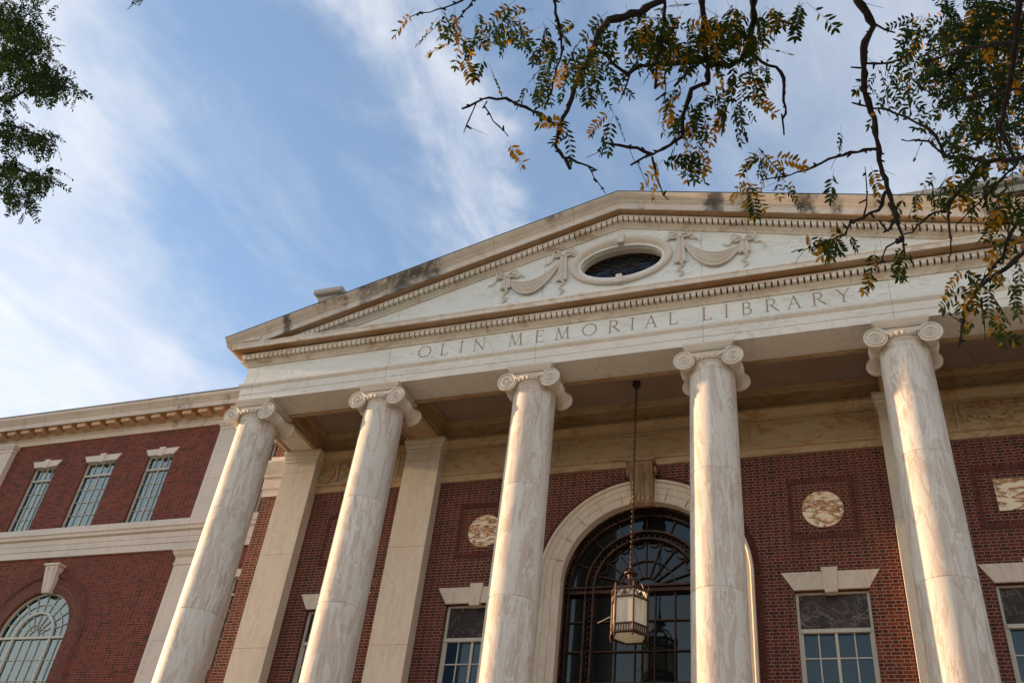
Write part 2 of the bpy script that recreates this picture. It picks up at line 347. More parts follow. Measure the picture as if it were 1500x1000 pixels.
# ------------------------------------------------------------------ mesh helpers (layout units -> metres)
def W(p): return Vector((p[0]*S, p[1]*S, p[2]*S + Z0))
class MB:
    def __init__(s): s.v = []; s.f = []; s.mi = []; s.cur = 0
    def add(s, vs, fs):
        o = len(s.v); s.v += [tuple(v) for v in vs]
        for f in fs: s.f.append(tuple(i+o for i in f)); s.mi.append(s.cur)
    def box(s, x0, x1, y0, y1, z0, z1):
        vs = [(x, y, z) for x in (x0, x1) for y in (y0, y1) for z in (z0, z1)]
        s.add(vs, [(0, 1, 3, 2), (4, 6, 7, 5), (0, 4, 5, 1), (2, 3, 7, 6), (0, 2, 6, 4), (1, 5, 7, 3)])
    def obox(s, c, ax, ay, az, hx, hy, hz_):
        c = Vector(c); ax = Vector(ax).normalized()*hx; ay = Vector(ay).normalized()*hy; az = Vector(az).normalized()*hz_
        vs = [c + ax*i + ay*j + az*k for i in (-1, 1) for j in (-1, 1) for k in (-1, 1)]
        s.add(vs, [(0, 1, 3, 2), (4, 6, 7, 5), (0, 4, 5, 1), (2, 3, 7, 6), (0, 2, 6, 4), (1, 5, 7, 3)])
    def lathe(s, c, prof, n=48, axis='z', caps=True, sx=1.0, sy=1.0):
        vs = []; fs = []
        for (r, h) in prof:
            for i in range(n):
                a = 2*math.pi*i/n; x = r*math.cos(a)*sx; y = r*math.sin(a)*sy
                if axis == 'z': vs.append((c[0]+x, c[1]+y, c[2]+h))
                elif axis == 'y': vs.append((c[0]+x, c[1]+h, c[2]+y))
                else: vs.append((c[0]+h, c[1]+x, c[2]+y))
        for k in range(len(prof)-1):
            for i in range(n):
                j = (i+1) % n; fs.append((k*n+i, k*n+j, (k+1)*n+j, (k+1)*n+i))
        if caps: fs.append(tuple(range(n-1, -1, -1))); fs.append(tuple((len(prof)-1)*n+i for i in range(n)))
        s.add(vs, fs)
    def tube(s, pts, rad, n=6, caps=True, flat=None):
        pts = [Vector(p) for p in pts]; m_ = len(pts)
        if m_ < 2: return
        if not isinstance(rad, (list, tuple)): rad = [rad]*m_
        vs = []; fs = []; prev = None
        for i, p in enumerate(pts):
            t = (pts[min(i+1, m_-1)] - pts[max(i-1, 0)])
            if t.length < 1e-9: t = Vector((0, 0, 1))
            t.normalize()
            if prev is None:
                a = Vector((0, -1, 0)) if abs(t.y) < .9 else Vector((1, 0, 0))
                nrm = (a - t*a.dot(t)).normalized()
            else:
                nrm = prev - t*prev.dot(t)
                nrm = nrm.normalized() if nrm.length > 1e-6 else t.orthogonal().normalized()
            prev = nrm; bn = t.cross(nrm)
            for k in range(n):
                a = 2*math.pi*k/n
                vs.append(p + nrm*(math.cos(a)*rad[i]*(flat or 1)) + bn*(math.sin(a)*rad[i]))
        for i in range(m_-1):
            for k in range(n):
                j = (k+1) % n; fs.append((i*n+k, i*n+j, (i+1)*n+j, (i+1)*n+k))
        if caps: fs.append(tuple(range(n-1, -1, -1))); fs.append(tuple((m_-1)*n+k for k in range(n)))
        s.add(vs, fs)
    def sweep_plan(s, path, prof, closed_prof=True):
        """profile [(t outward, z)] along a plan path [(x,y)], mitred; outward = right-hand side of travel"""
        n = len(prof); P = [Vector(p) for p in path]; vs = []; fs = []
        for i, p in enumerate(P):
            ns = []
            if i > 0: t = (P[i]-P[i-1]).normalized(); ns.append(Vector((t.y, -t.x)))
            if i < len(P)-1: t = (P[i+1]-P[i]).normalized(); ns.append(Vector((t.y, -t.x)))
            if len(ns) == 2:
                mdir = (ns[0]+ns[1]); mdir = mdir/ (mdir.dot(ns[0]))
            else: mdir = ns[0]
            for (t_, z) in prof: vs.append((p.x+mdir.x*t_, p.y+mdir.y*t_, z))
        for i in range(len(P)-1):
            for k in range(n if closed_prof else n-1):
                j = (k+1) % n; fs.append((i*n+k, i*n+j, (i+1)*n+j, (i+1)*n+k))
        if closed_prof: fs.append(tuple(range(n-1, -1, -1))); fs.append(tuple((len(P)-1)*n+k for k in range(n)))
        s.add(vs, fs)
    def sweep_arch(s, cx, zs, zb, prof, n=48, y0=0.0):
        """profile [(radius, y)] up the left jamb, round the arch, down the right jamb"""
        st = [(cx, zb, -1, 0, 'j')]
        m_ = len(prof); vs = []; fs = []
        rings = []
        rings.append([(cx-r, y0+y, zb) for r, y in prof])
        for i in range(n+1):
            a = math.pi - math.pi*i/n
            rings.append([(cx+r*math.cos(a), y0+y, zs+r*math.sin(a)) for r, y in prof])
        rings.append([(cx+r, y0+y, zb) for r, y in prof])
        for rg in rings: vs += rg
        for i in range(len(rings)-1):
            for k in range(m_):
                j = (k+1) % m_; fs.append((i*m_+k, i*m_+j, (i+1)*m_+j, (i+1)*m_+k))
        fs.append(tuple(range(m_-1, -1, -1))); fs.append(tuple((len(rings)-1)*m_+k for k in range(m_)))
        s.add(vs, fs)
    def extrude(s, poly, y0, y1):
        """poly [(x,z)] front at y0, back at y1"""
        n = len(poly)
        vs = [(x, y0, z) for x, z in poly] + [(x, y1, z) for x, z in poly]
        fs = [tuple(range(n)), tuple(range(2*n-1, n-1, -1))]
        for i in range(n):
            j = (i+1) % n; fs.append((i, i+n, j+n, j))
        s.add(vs, fs)
    def mesh(s, name, mats, smooth=False, metric=False, fix=True):
        me = bpy.data.meshes.new(name)
        vs = s.v if metric else [W(v) for v in s.v]
        me.from_pydata([tuple(v) for v in vs], [], s.f); me.update()
        if fix:
            bm = bmesh.new(); bm.from_mesh(me); bmesh.ops.recalc_face_normals(bm, faces=bm.faces); bm.to_mesh(me); bm.free()
        for mt in (mats if isinstance(mats, (list, tuple)) else [mats]): me.materials.append(mt)
        if len(me.polygons) == len(s.mi): me.polygons.foreach_set('material_index', s.mi)
        if smooth:
            me.polygons.foreach_set('use_smooth', [True]*len(me.polygons))
            try: me.set_sharp_from_angle(angle=R_(38))
            except Exception: pass
        return me
    def build(s, name, mats, parent=None, smooth=False, label=None, metric=False, fix=True):
        o = bpy.data.objects.new(name, s.mesh(name, mats, smooth, metric, fix)); col.objects.link(o)
        if parent is not None:
            o.parent = parent
            off = parent_world(parent)
            if off.length > 1e-9:
                for v in o.data.vertices: v.co -= off
        if label: o['label'] = label
        return o
def parent_world(p):
    o = Vector((0, 0, 0))
    while p is not None: o += p.location; p = p.parent
    return o
def dup(o, dx=0.0, parent='same', mirror=False, label=None, top=True):
    c = o.copy(); col.objects.link(c)
    if parent != 'same': c.parent = parent
    if top:
        c.location = o.location + Vector((dx*S, 0, 0))
    if label: c['label'] = label
    for ch in list(o.children): dup(ch, parent=c, top=False)
    return c
def empty(name, label, cat, loc=(0, 0, 0), group=None):
    o = bpy.data.objects.new(name, None); col.objects.link(o); o.location = loc
    o.empty_display_size = .5; o['label'] = label; o['category'] = cat
    if group: o['group'] = group
    return o
def cut(o, cutters, self_=False):
    """boolean difference, applied into the mesh"""
    tmp = []
    for c in cutters:
        md = o.modifiers.new('cut', 'BOOLEAN'); md.operation = 'DIFFERENCE'; md.solver = 'EXACT'; md.object = c; md.use_self = self_
        tmp.append(c)
    bpy.context.view_layer.update()
    dg = bpy.context.evaluated_depsgraph_get()
    me = bpy.data.meshes.new_from_object(o.evaluated_get(dg), depsgraph=dg)
    o.modifiers.clear(); old = o.data; o.data = me; me.name = old.name
    for c in tmp: bpy.data.objects.remove(c)
    return o

# ------------------------------------------------------------------ the building
GZ = -Z0/S                      # ground in layout units
lib = empty('library_building', 'red brick library with white marble portico, pediment and a brick wing at the left', 'building')
CX = {1: -2.458, 2: -1.524, 3: -.524, 4: .524, 5: 1.524, 6: 2.458}
XL, YA, YP, YB, YW = 2.588, -.122, .54, .62, 1.50
BASE = -3.05                    # top of the portico floor
rnd = random.Random(4)

# --- main wall behind the columns
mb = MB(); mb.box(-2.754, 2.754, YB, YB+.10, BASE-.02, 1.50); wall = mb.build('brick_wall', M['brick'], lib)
cutters = []
def cutter_box(x0, x1, z0, z1, y0=YB-.05, y1=YB+.15):
    c = MB(); c.box(x0, x1, y0, y1, z0, z1); return c.build('cutter', M['brick'], None)
WINX = [-1.976, -1.01, 1.01, 1.976]
WHW = .188
for wx in WINX: cutters.append(cutter_box(wx-WHW, wx+WHW, -2.25, -1.147))
c = MB(); arch_poly = [(-.487, -2.9)] + [(.487*math.cos(math.pi-math.pi*i/40), -1.04+.487*math.sin(math.pi-math.pi*i/40)) for i in range(41)] + [(.487, -2.9)]
c.extrude(arch_poly, YB-.05, YB+.15); cutters.append(c.build('cutter', M['brick'], None))
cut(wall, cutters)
# left and right flanks + the hyphen/wing wall
for fa, fb, fy in ((-2.754, -2.70, YW+.3), (2.70, 2.754, YW+2.5)):
    mb = MB(); mb.box(fa, fb, YB+.10, fy, GZ, 1.50); mb.build('flank_wall', M['wingbrick'], lib)
mb = MB(); mb.box(-2.70, 2.70, 1.0, 1.02, BASE, 1.5); mb.build('dark_backing', M['room'], lib)

# --- wall entablature band (inside the porch) + outside-corner piece
band = [(-.04, -.308), (.012, -.308), (.012, -.268), (.028, -.262), (.028, -.250), (.006, -.244), (.006, -.068), (.018, -.064), (.018, -.048), (.034, -.030), (.05, -.012), (.05, .004),
        (.022, .010), (.022, .112), (.034, .118), (.046, .149), (-.04, .149)]
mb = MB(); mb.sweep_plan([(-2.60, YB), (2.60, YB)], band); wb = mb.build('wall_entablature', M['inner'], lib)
# raised borders of the plain panels in the inner bays
def border(mb, x0, x1, z0, z1, y, w=.014, d=.009):
    mb.box(x0, x1, y-d, y+.004, z1-w, z1); mb.box(x0, x1, y-d, y+.004, z0, z0+w)
    mb.box(x0, x0+w, y-d, y+.004, z0+w, z1-w); mb.box(x1-w, x1, y-d, y+.004, z0+w, z1-w)
mb = MB()
for x0, x1 in ((-1.34, -.62), (.62, 1.34), (-.58, .58)):
    mb = MB(); border(mb, x0, x1, -.240, -.072, YB-.006); mb.build('panel_border', M['inner'], wb)
out_prof = [(-.05, -.30), (.010, -.30), (.010, -.245), (.018, -.240), (.018, -.165), (.012, -.16), (.030, -.15), (.030, -.13), (.045, -.10), (.065, -.05), (.065, -.036), (.012, -.034), (.012, .022), (-.05, .022)]
for pth in ([(-2.754, 1.48), (-2.754, YB), (-2.60, YB)], [(2.60, YB), (2.754, YB), (2.754, 1.48)]):
    mb = MB(); mb.sweep_plan(pth, out_prof); mb.build('corner_entablature', M['wingstone'], lib)
# top cornice of the main block
pp = [(-.1, 1.50), (.015, 1.50), (.02, 1.548), (.045, 1.556), (.055, 1.57), (.055, 1.605), (-.1, 1.607)]
mb = MB(); mb.sweep_plan([(-2.754, 1.2), (-2.754, YB), (-2.60, YB), (-2.60, 1.2)], pp); mb.build('parapet_pier', M['slab'], lib)
mb = MB(); mb.sweep_plan([(.9, YB), (2.754, YB), (2.754, 2.6)], pp); mb.build('block_cornice', M['slab'], lib)
mb = MB(); mb.box(-2.66, 2.66, YB+.10, 2.6, 1.56, 1.60); mb.build('flat_roof', M['roof'], lib)

# --- carved relief panels in the end bays
def relief(cx):
    mb = MB(); y = YB-.006
    x0, x1, z0, z1 = cx-.205, cx+.205, -.245, -.062
    border(mb, x0, x1, z0, z1, y, .012, .012)
    ob = mb.build('relief_panel', M['inner'], wb)
    g = MB(); yy = y-.004
    # garland of fruit
    for i in range(34):
        t = i/33; x = cx-.165+.33*t; z = -.10 - .085*(1-(2*t-1)**2)
        for k in range(2):
            r = rnd.uniform(.009, .015)
            g.lathe((x+rnd.uniform(-.006, .006), yy, z+rnd.uniform(-.018, .012)), [(.001, -r), (r*.75, -r*.6), (r, 0), (r*.6, .002)], 8, 'y')
    for sx in (-1, 1):
        for k in range(3):
            a = MB
            pts = [(cx+sx*(.06+.035*k+.018*math.sin(q*1.3)), yy-.002, -.09+.012*math.cos(q*1.6+k)) for q in range(6)]
            g.tube(pts, .006, 5)
        g.tube([(cx+sx*.165, yy, -.09), (cx+sx*.172, yy, -.13), (cx+sx*.16, yy, -.17), (cx+sx*.168, yy, -.215)], [.012, .016, .012, .004], 6)
        g.tube([(cx+sx*.165, yy, -.09), (cx+sx*.150, yy, -.14), (cx+sx*.142, yy, -.20)], [.010, .013, .005], 6)
        # triangular side ornament
        g.extrude([(cx+sx*.27, -.07), (cx+sx*.22, -.155), (cx+sx*.27, -.235)][::sx], y-.008, y+.01)
    g.lathe((cx, yy, -.098), [(.031, .004), (.031, -.008), (.024, -.010), (.022, -.004), (.012, -.004), (.010, -.012), (.001, -.013)], 20, 'y')
    g.build('garland', M['inner'], ob, smooth=True)
relief(-1.976); relief(1.976)

# --- brick pattern frames, roundels, marble squares
def soldier_frame(x0, x1, z0, z1):
    mb = MB(); y0 = YB-.006
    mb.cur = 1; mb.box(x0, x1, YB-.0015, YB+.002, z1-.036, z1); mb.box(x0, x1, YB-.0015, YB+.002, z0, z0+.036)
    mb.box(x0, x0+.026, YB-.0015, YB+.002, z0+.036, z1-.036); mb.box(x1-.026, x1, YB-.0015, YB+.002, z0+.036, z1-.036)
    mb.cur = 0; n = int(round((x1-x0)/.0188)); p = (x1-x0)/n
    for i in range(n):
        for za, zb in ((z1-.0345, z1-.001), (z0+.001, z0+.0345)):
            d = rnd.uniform(.004, .0075); mb.box(x0+i*p+.0013, x0+(i+1)*p-.0013, YB-d, YB, za, zb)
    n = int(round((z1-z0-.072)/.0188)); p = (z1-z0-.072)/n
    for i in range(n):
        for xa, xb in ((x0+.001, x0+.0255), (x1-.0255, x1-.001)):
            d = rnd.uniform(.003, .006); mb.box(xa, xb, YB-d, YB, z0+.036+i*p+.0013, z0+.036+(i+1)*p-.0013)
    return mb.build('brick_panel_frame', [M['soldier'], M['mortar']], wall)
for cx_ in (-1.01, 1.01): soldier_frame(cx_-.183, cx_+.183, -.858, -.480)
for cx_ in (-1.976, 1.976): soldier_frame(cx_-.19, cx_+.19, -.855, -.484)
for cx_, lb in ((-1.01, 'round golden veined marble disc left of the arch'), (1.01, 'round golden veined marble disc right of the arch')):
    mb = MB(); mb.lathe((cx_, YB-.009, -.676), [(.001, 0), (.107, 0), (.111, .002), (.111, .012)], 48, 'y'); mb.build('roundel', M['disc'], lib, label=lb)
for cx_ in (-1.976, 1.976):
    mb = MB(); mb.box(cx_-.092, cx_+.092, YB-.008, YB+.004, -.754, -.569); mb.build('marble_square', M['disc'], lib)

# --- windows under the portico
def lintel(mb, cx, zb, zt, hw_b, hw_t, y, key=.042, kz=.02, d=.012):
    mb.extrude([(cx-hw_b, zb), (cx-key*.8, zb), (cx-key, zt), (cx-hw_t, zt)], y-d, y+.03)
    mb.extrude([(cx+key*.8, zb), (cx+hw_b, zb), (cx+hw_t, zt), (cx+key, zt)], y-d, y+.03)
    mb.extrude([(cx-key*.76, zb-kz*.9), (cx+key*.76, zb-kz*.9), (cx+key*1.02, zt+kz), (cx-key*1.02, zt+kz)], y-d-.008, y+.03)
def porch_window(cx):
    y = YB+.028; w = WHW-.002; zt, zb = -1.148, -2.25
    mb = MB(); f = .014
    mb.box(cx-w, cx-w+f, y, y+.03, zb, zt); mb.box(cx+w-f, cx+w, y, y+.03, zb, zt)
    mb.box(cx-w+f, cx+w-f, y, y+.03, zt-f*.7, zt); mb.box(cx-w+f, cx+w-f, y-.006, y+.03, -1.366, -1.346); mb.box(cx-w+f, cx+w-f, y, y+.03, zb, zb+.03)
    # sash
    for q in (cx-w+f, cx+w-f-.010): mb.box(q, q+.010, y+.006, y+.028, zb+.03, -1.366)
    mb.box(cx-.007, cx+.007, y+.004, y+.028, zb+.03, -1.366)
    for k in (-1, 1): mb.box(cx+k*.088-.0032, cx+k*.088+.0032, y+.008, y+.024, zb+.03, -1.366)
    z = -1.366-.129
    while z > zb+.05:
        hh = .0032 if int(round((-1.366-z)/.129)) != 4 else .009
        mb.box(cx-w+f+.010, cx+w-f-.010, y+.009, y+.023, z-hh, z+hh); z -= .129
    wn = mb.build('window', M['frame'], lib)
    g = MB(); g.box(cx-w+f, cx+w-f, y+.016, y+.018, zb+.03, -1.366); g.build('pane', M['glass'], wn)
    g = MB(); g.box(cx-w+f, cx+w-f, y+.012, y+.02, -1.346, zt-f*.7); g.build('head_panel', M['dmarble'], wn)
    g = MB(); lintel(g, cx, -1.146, -1.046, .188, .249, YB, .041, .020); g.build('lintel', M['pilaster'], wn)
    g = MB(); g.box(cx-w-.03, cx+w+.03, YB-.03, YB+.06, zb-.05, zb); g.build('sill', M['pilaster'], wn)
for wx in WINX: porch_window(wx)

# --- great arch
mb = MB()
aprof = [(.485, .05), (.485, -.010), (.492, -.014), (.532, -.014), (.535, -.020), (.572, -.020), (.575, -.026), (.600, -.026), (.606, -.040), (.620, -.040), (.621, -.01), (.621, .03)]
mb.sweep_arch(0, -1.04, -2.95, aprof, 64, YB); arch = mb.build('stone_arch', M['pilaster'], lib, smooth=True)
mb = MB()        # fine joints between the arch stones
for i in range(1, 12):
    a = math.pi*i/12
    mb.obox((.552*math.cos(a), YB-.0165, -1.04+.552*math.sin(a)), (math.cos(a), 0, math.sin(a)), (0, 1, 0), (-math.sin(a), 0, math.cos(a)), .058, .0055, .0011)
mb.build('stone_joint', M['letter'], arch)
mb = MB(); n = 100
for i in range(n):
    a = math.pi*(i+.5)/n
    mb.obox((.640*math.cos(a), YB-.003, -1.04+.640*math.sin(a)), (math.cos(a), 0, math.sin(a)), (0, 1, 0), (-math.sin(a), 0, math.cos(a)), .0165, .005, .0085)
for sx in (-1, 1):
    for k in range(95):
        z = -1.05-.0188*k; mb.box(sx*.640-.0165, sx*.640+.0165, YB-.008, YB+.002, z-.0165, z)
mb.build('arch_brick_ring', M['soldier'], wall)
# keystone console
mb = MB()
side = [(.0, -.60), (-.045, -.615), (-.062, -.60), (-.066, -.575), (-.050, -.560), (-.052, -.52), (-.064, -.46), (-.085, -.41), (-.105, -.385), (-.118, -.37), (-.118, -.352), (.0, -.345)]
ns = len(side)
def console(mb, xa, xb, k=1.0, dy=0.0):
    vs = []; fs = []
    for s_ in (-1, 1):
        for (y, z) in side:
            t = (z+.62)/.28; hw = xa+(xb-xa)*t
            vs.append((s_*hw, YB-.02+y*k+dy, z))
    fs.append(tuple(range(ns))); fs.append(tuple(range(2*ns-1, ns-1, -1)))
    for i in range(ns):
        j = (i+1) % ns; fs.append((i, i+ns, j+ns, j))
    mb.add(vs, fs)
console(mb, .058, .076)
mb.box(-.088, .088, YB-.148, YB, -.352, -.334)
for sx in (-1, 1):
    for fx in (.2, .75):
        pts = []
        for (y, z) in side[2:10]: pts.append((sx*(.058+.018*(z+.62)/.28)*fx, YB-.021+y, z))
        mb.tube(pts, .006, 6)
    # side scrolls
    mb.lathe((sx*.078 if sx > 0 else -.090, YB-.075, -.385), [(.03, 0), (.03, .012), (.012, .014), (.012, .018)], 20, 'x')
    mb.lathe((sx*.058 if sx > 0 else -.070, YB-.055, -.585), [(.022, 0), (.022, .012), (.008, .014)], 16, 'x')
mb.build('keystone', M['sooty'], arch, smooth=True)

# bronze arched window
YG = YB+.10
mb = MB(); c0 = (-.004, -1.055)
def ring(mb, r0, r1, ya, yb, n=56, a0=0.0, a1=math.pi, c=c0):
    vs = []; fs = []
    for i in range(n+1):
        a = a0+(a1-a0)*i/n
        for r in (r0, r1):
            for y in (ya, yb): vs.append((c[0]+r*math.cos(a), y, c[1]+r*math.sin(a)))
    for i in range(n):
        o = i*4; p = o+4
        fs += [(o, p, p+2, o+2), (o+1, o+3, p+3, p+1), (o, o+1, p+1, p), (o+2, p+2, p+3, o+3)]
    fs += [(0, 2, 3, 1), (n*4, n*4+1, n*4+3, n*4+2)]
    mb.add(vs, fs)
for (ra, rb, ya, yb) in ((.490, .512, -.035, .02), (.452, .462, -.02, .012), (.345, .356, -.03, .012), (.352, .360, -.02, .01), (.298, .310, -.03, .012)):
    ring(mb, ra, rb, YG+ya, YG+yb)
    for sx in (-1, 1):
        xa, xb = sorted((c0[0]+sx*ra, c0[0]+sx*rb)); mb.box(xa, xb, YG+ya+.0005, YG+yb, -2.9, c0[1])
mb.box(-.49, .49, YG-.028, YG+.01, -1.082, -1.070); mb.box(-.49, .49, YG-.024, YG+.01, -1.048, -1.036); mb.box(-.49, .49, YG-.006, YG+.006, -1.070, -1.048)
fr = mb.build('arched_window', M['bronze'], lib, label='tall bronze framed arched window with fan tracery in the middle of the portico')
mb = MB()       # muntins
def spoke(mb, a, r0, r1, w=.0035, y=YG):
    rm = (r0+r1)/2; mb.obox((c0[0]+rm*math.cos(a), y, c0[1]+rm*math.sin(a)), (math.cos(a), 0, math.sin(a)), (0, 1, 0), (-math.sin(a), 0, math.cos(a)), (r1-r0)/2, .006, w)
for i in range(1, 8): spoke(mb, math.pi*i/8, .356, .455)
for i in range(1, 10): spoke(mb, math.pi*i/10, .07, .30, .003)
ring(mb, .066, .072, YG-.006, YG+.006, 24); ring(mb, .170, .176, YG-.006, YG+.006, 32)
for i in range(10):      # small festoon arcs below the inner rim
    a = math.pi*(i+.5)/10; ring(mb, .033, .037, YG-.005, YG+.003, 10, a+math.pi*.5, a+math.pi*1.5, (c0[0]+.297*math.cos(a), c0[1]+.297*math.sin(a)))
for k in (-.173, -.060, .052, .165): mb.box(k-.0035, k+.0035, YG-.007, YG+.006, -2.9, -1.08)
z = -1.243
while z > -2.9: mb.box(-.452, .452, YG-.006, YG+.006, z-.0035, z+.0035); z -= .173
mb.build('muntin', M['bronze'], fr)
mb = MB()       # cast tracery in the two bands (x patterns)
def xpat(mb, pts_in, pts_out):
    for i in range(len(pts_in)-1):
        mb.tube([pts_in[i], pts_out[i+1]], .003, 4); mb.tube([pts_out[i], pts_in[i+1]], .003, 4)
        cc = (Vector(pts_in[i])+Vector(pts_out[i+1]))/2
        mb.lathe(cc, [(.0045, -.003), (.0045, .003)], 8, 'y')
for (ra, rb, n) in ((.462, .490, 46), (.310, .345, 30)):
    A_ = [(c0[0]+ra*math.cos(math.pi*i/n), YG-.012, c0[1]+ra*math.sin(math.pi*i/n)) for i in range(n+1)]
    B_ = [(c0[0]+rb*math.cos(math.pi*i/n), YG-.012, c0[1]+rb*math.sin(math.pi*i/n)) for i in range(n+1)]
    xpat(mb, A_, B_)
    for sx in (-1, 1):
        stp = .034
        A_ = [(c0[0]+sx*ra, YG-.012, -1.09-stp*i) for i in range(34)]; B_ = [(c0[0]+sx*rb, YG-.012, -1.09-stp*i) for i in range(34)]
        xpat(mb, A_, B_)
mb.build('tracery', M['bronze'], fr)
mb = MB(); mb.box(-.51, .51, YG+.008, YG+.010, -2.9, -1.055)
mb.extrude([(c0[0]+.511*math.cos(math.pi*i/40), -1.055+.511*math.sin(math.pi*i/40)) for i in range(41)], YG+.008, YG+.010)
mb.build('glass', M['glassk'], fr)

# --- pilasters
def pilaster(cx, y, zt, zb, hw, joints, cap, mat, yb, name='pilaster'):
    mb = MB(); zs = [zt]+[j for j in joints if zb < j < zt]+[zb]
    for i in range(len(zs)-1):
        mb.box(cx-hw, cx+hw, y, yb, zs[i+1]+.0012, zs[i]-.0012)
    mb.box(cx-hw+.003, cx+hw-.003, y+.003, yb, zb, zt)
    o = mb.build(name, mat, lib)
    g = MB(); path = [(cx-hw, yb), (cx-hw, y), (cx+hw, y), (cx+hw, yb)]
    g.sweep_plan(path, cap); g.build('capital', mat, o)
    return o
capP = [(-.02, -.087), (.004, -.087), (.007, -.082), (.004, -.074), (.004, -.066), (.012, -.058), (.014, -.044), (.010, -.040), (.020, -.028), (.023, -.014), (.023, -.001), (-.02, -.001)]
for cx_ in (-2.452, -1.497, 1.497, 2.452):
    pilaster(cx_, YP, -.001, BASE, .127, [-.166, -.79, -1.415, -2.04, -2.66], capP, M['pilaster'], YB+.02)

# --- columns
def make_column():
    cx = CX[1]; root_loc = W((cx, 0, BASE))
    ZT = -.125
    def rad(z):
        t = (z-BASE)/(ZT-BASE); return .1385 - .0135*(t**1.7)
    prof = []; joints = [-.79-.0, -1.43, -2.08, -2.72]
    zs = [BASE+.10+ (ZT-.045-BASE-.10)*i/40 for i in range(41)]
    pts = [(rad(z), z) for z in zs]
    for j in joints:
        pts = [p for p in pts if abs(p[1]-j) > .02] + [(rad(j), j-.0035), (rad(j)-.0022, j-.001), (rad(j)-.0022, j+.001), (rad(j), j+.0035)]
    pts.sort(key=lambda p: p[1])
    rt = rad(ZT)
    pts += [(rt-.002, -.168), (rt, -.165), (rt, -.145), (rt+.004, -.136), (rt+.004, -.130)]
    mb = MB(); mb.lathe((cx, 0, 0), [(r, z) for r, z in pts], 72)
    o = bpy.data.objects.new('portico_column', None)
    me = mb.mesh('portico_column', M['column'], True)
    for v in me.vertices: v.co -= root_loc
    o = bpy.data.objects.new('portico_column', me); col.objects.link(o); o.location = root_loc; o.parent = lib
    # base
    g = MB(); g.box(cx-.185, cx+.185, -.185, .185, BASE, BASE+.045)
    g.lathe((cx, 0, BASE+.045), [(.18, 0), (.188, .012), (.18, .024), (.158, .026), (.152, .036), (.158, .043), (.164, .05), (.158, .056), (.142, .058), (.139, .07)], 48)
    g.build('base', M['column'], o, smooth=True)
    # capital
    g = MB(); R1 = .061; zv = -.106; vx = .132; yf = -.135
    g.lathe((cx, 0, 0), [(.128, -.130), (.133, -.127), (.133, -.121), (.128, -.118), (.132, -.112), (.146, -.098), (.150, -.085), (.12, -.08)], 56)   # astragal + echinus
    # abacus
    ab = [(-.02, -.034), (.0, -.034), (.002, -.026), (.012, -.014), (.014, -.010), (.014, -.0008), (-.02, -.0008)]
    hw = .128
    g.sweep_plan([(cx-hw, hw), (cx-hw, -hw), (cx+hw, -hw), (cx+hw, hw), (cx-hw, hw)][0:5], ab)
    g.box(cx-hw+.005, cx+hw-.005, -hw+.005, hw-.005, -.05, -.002)
    # canalis slab with rims (front and back)
    for sy in (-1, 1):
        ya, yb = (yf+.011, yf+.05) if sy < 0 else (-yf-.05, -yf-.011)
        g.box(cx-vx, cx+vx, ya, yb, -.088, -.045)
        fy = yf if sy < 0 else -yf-.008
        g.tube([(cx-vx, sy*(-yf)-sy*.002, -.048), (cx+vx, sy*(-yf)-sy*.002, -.048)], .0048, 8)
        g.tube([(cx-vx*.62, sy*(-yf)-sy*.004, -.088), (cx, sy*(-yf)-sy*.004, -.092), (cx+vx*.62, sy*(-yf)-sy*.004, -.088)], .0036, 8)
    # bolsters (cushions) with a belt, flaring to both ends
    for sx in (-1, 1):
        pr = []
        for i in range(25):
            t = -1+2*i/24; r = .036+.022*abs(t)**2.2
            pr.append((r, yf*-1*t))
        pr = [(.001, pr[0][1])]+[(R1*.86, -.1290), (R1*.90, -.1345), (R1*.99, -.1345), (R1*.99, -.122), (R1*.90, -.118)]+pr[3:-3]+[(R1*.90, .118), (R1*.99, .122), (R1*.99, .1345), (R1*.90, .1345), (R1*.86, .1290)]
        pr[0] = (.001, -.1290); pr.append((.001, .1290))
        g.lathe((cx+sx*vx, 0, zv), pr, 36, 'y', caps=False)
        for by in (-.018, -.006, .006, .018): g.lathe((cx+sx*vx, by, zv), [(.036, -.005), (.042, -.002), (.042, .002), (.036, .005)], 24, 'y', caps=False)
        # volute spirals on both faces
        for sy in (-1, 1):
            pts = []; rr = []
            turns = 2.6; K = 90
            for i in range(K+1):
                t = i/K; a = math.pi/2 - sx*(-1)*turns*2*math.pi*t*1.0
                r = (R1-.006)*math.exp(-1.65*t)
                pts.append((cx+sx*vx + r*math.cos(a), sy*(.1300), zv + r*math.sin(a))); rr.append(.0058*(1-.50*t))
            g.tube(pts, rr, 8)
            g.lathe((cx+sx*vx, sy*.1290, zv), [(.0085, 0), (.0075, sy*.005), (.004, sy*.008), (.0005, sy*.009)], 12, 'y', caps=False)
    # egg and dart
    for i in range(32):
        a = 2*math.pi*i/32; x, y = cx+.1425*math.cos(a), .1425*math.sin(a)
        g.lathe((x, y, -.101), [(.0015, -.014), (.0075, -.009), (.0098, .0), (.0085, .009), (.003, .013)], 8)
    # palmette wedges next to the volutes
    for sx in (-1, 1):
        for k in range(3):
            g.tube([(cx+sx*(.082), -.137, -.088+.002*k), (cx+sx*(.070-.006*k), -.142, -.094-.004*k), (cx+sx*(.058-.007*k), -.143, -.098-.006*k)], [.003, .0045, .002], 6)
    g.build('capital', M['carved'], o, smooth=True)
    return o
c1 = make_column()
for k in range(2, 7): dup(c1, CX[k]-CX[1])

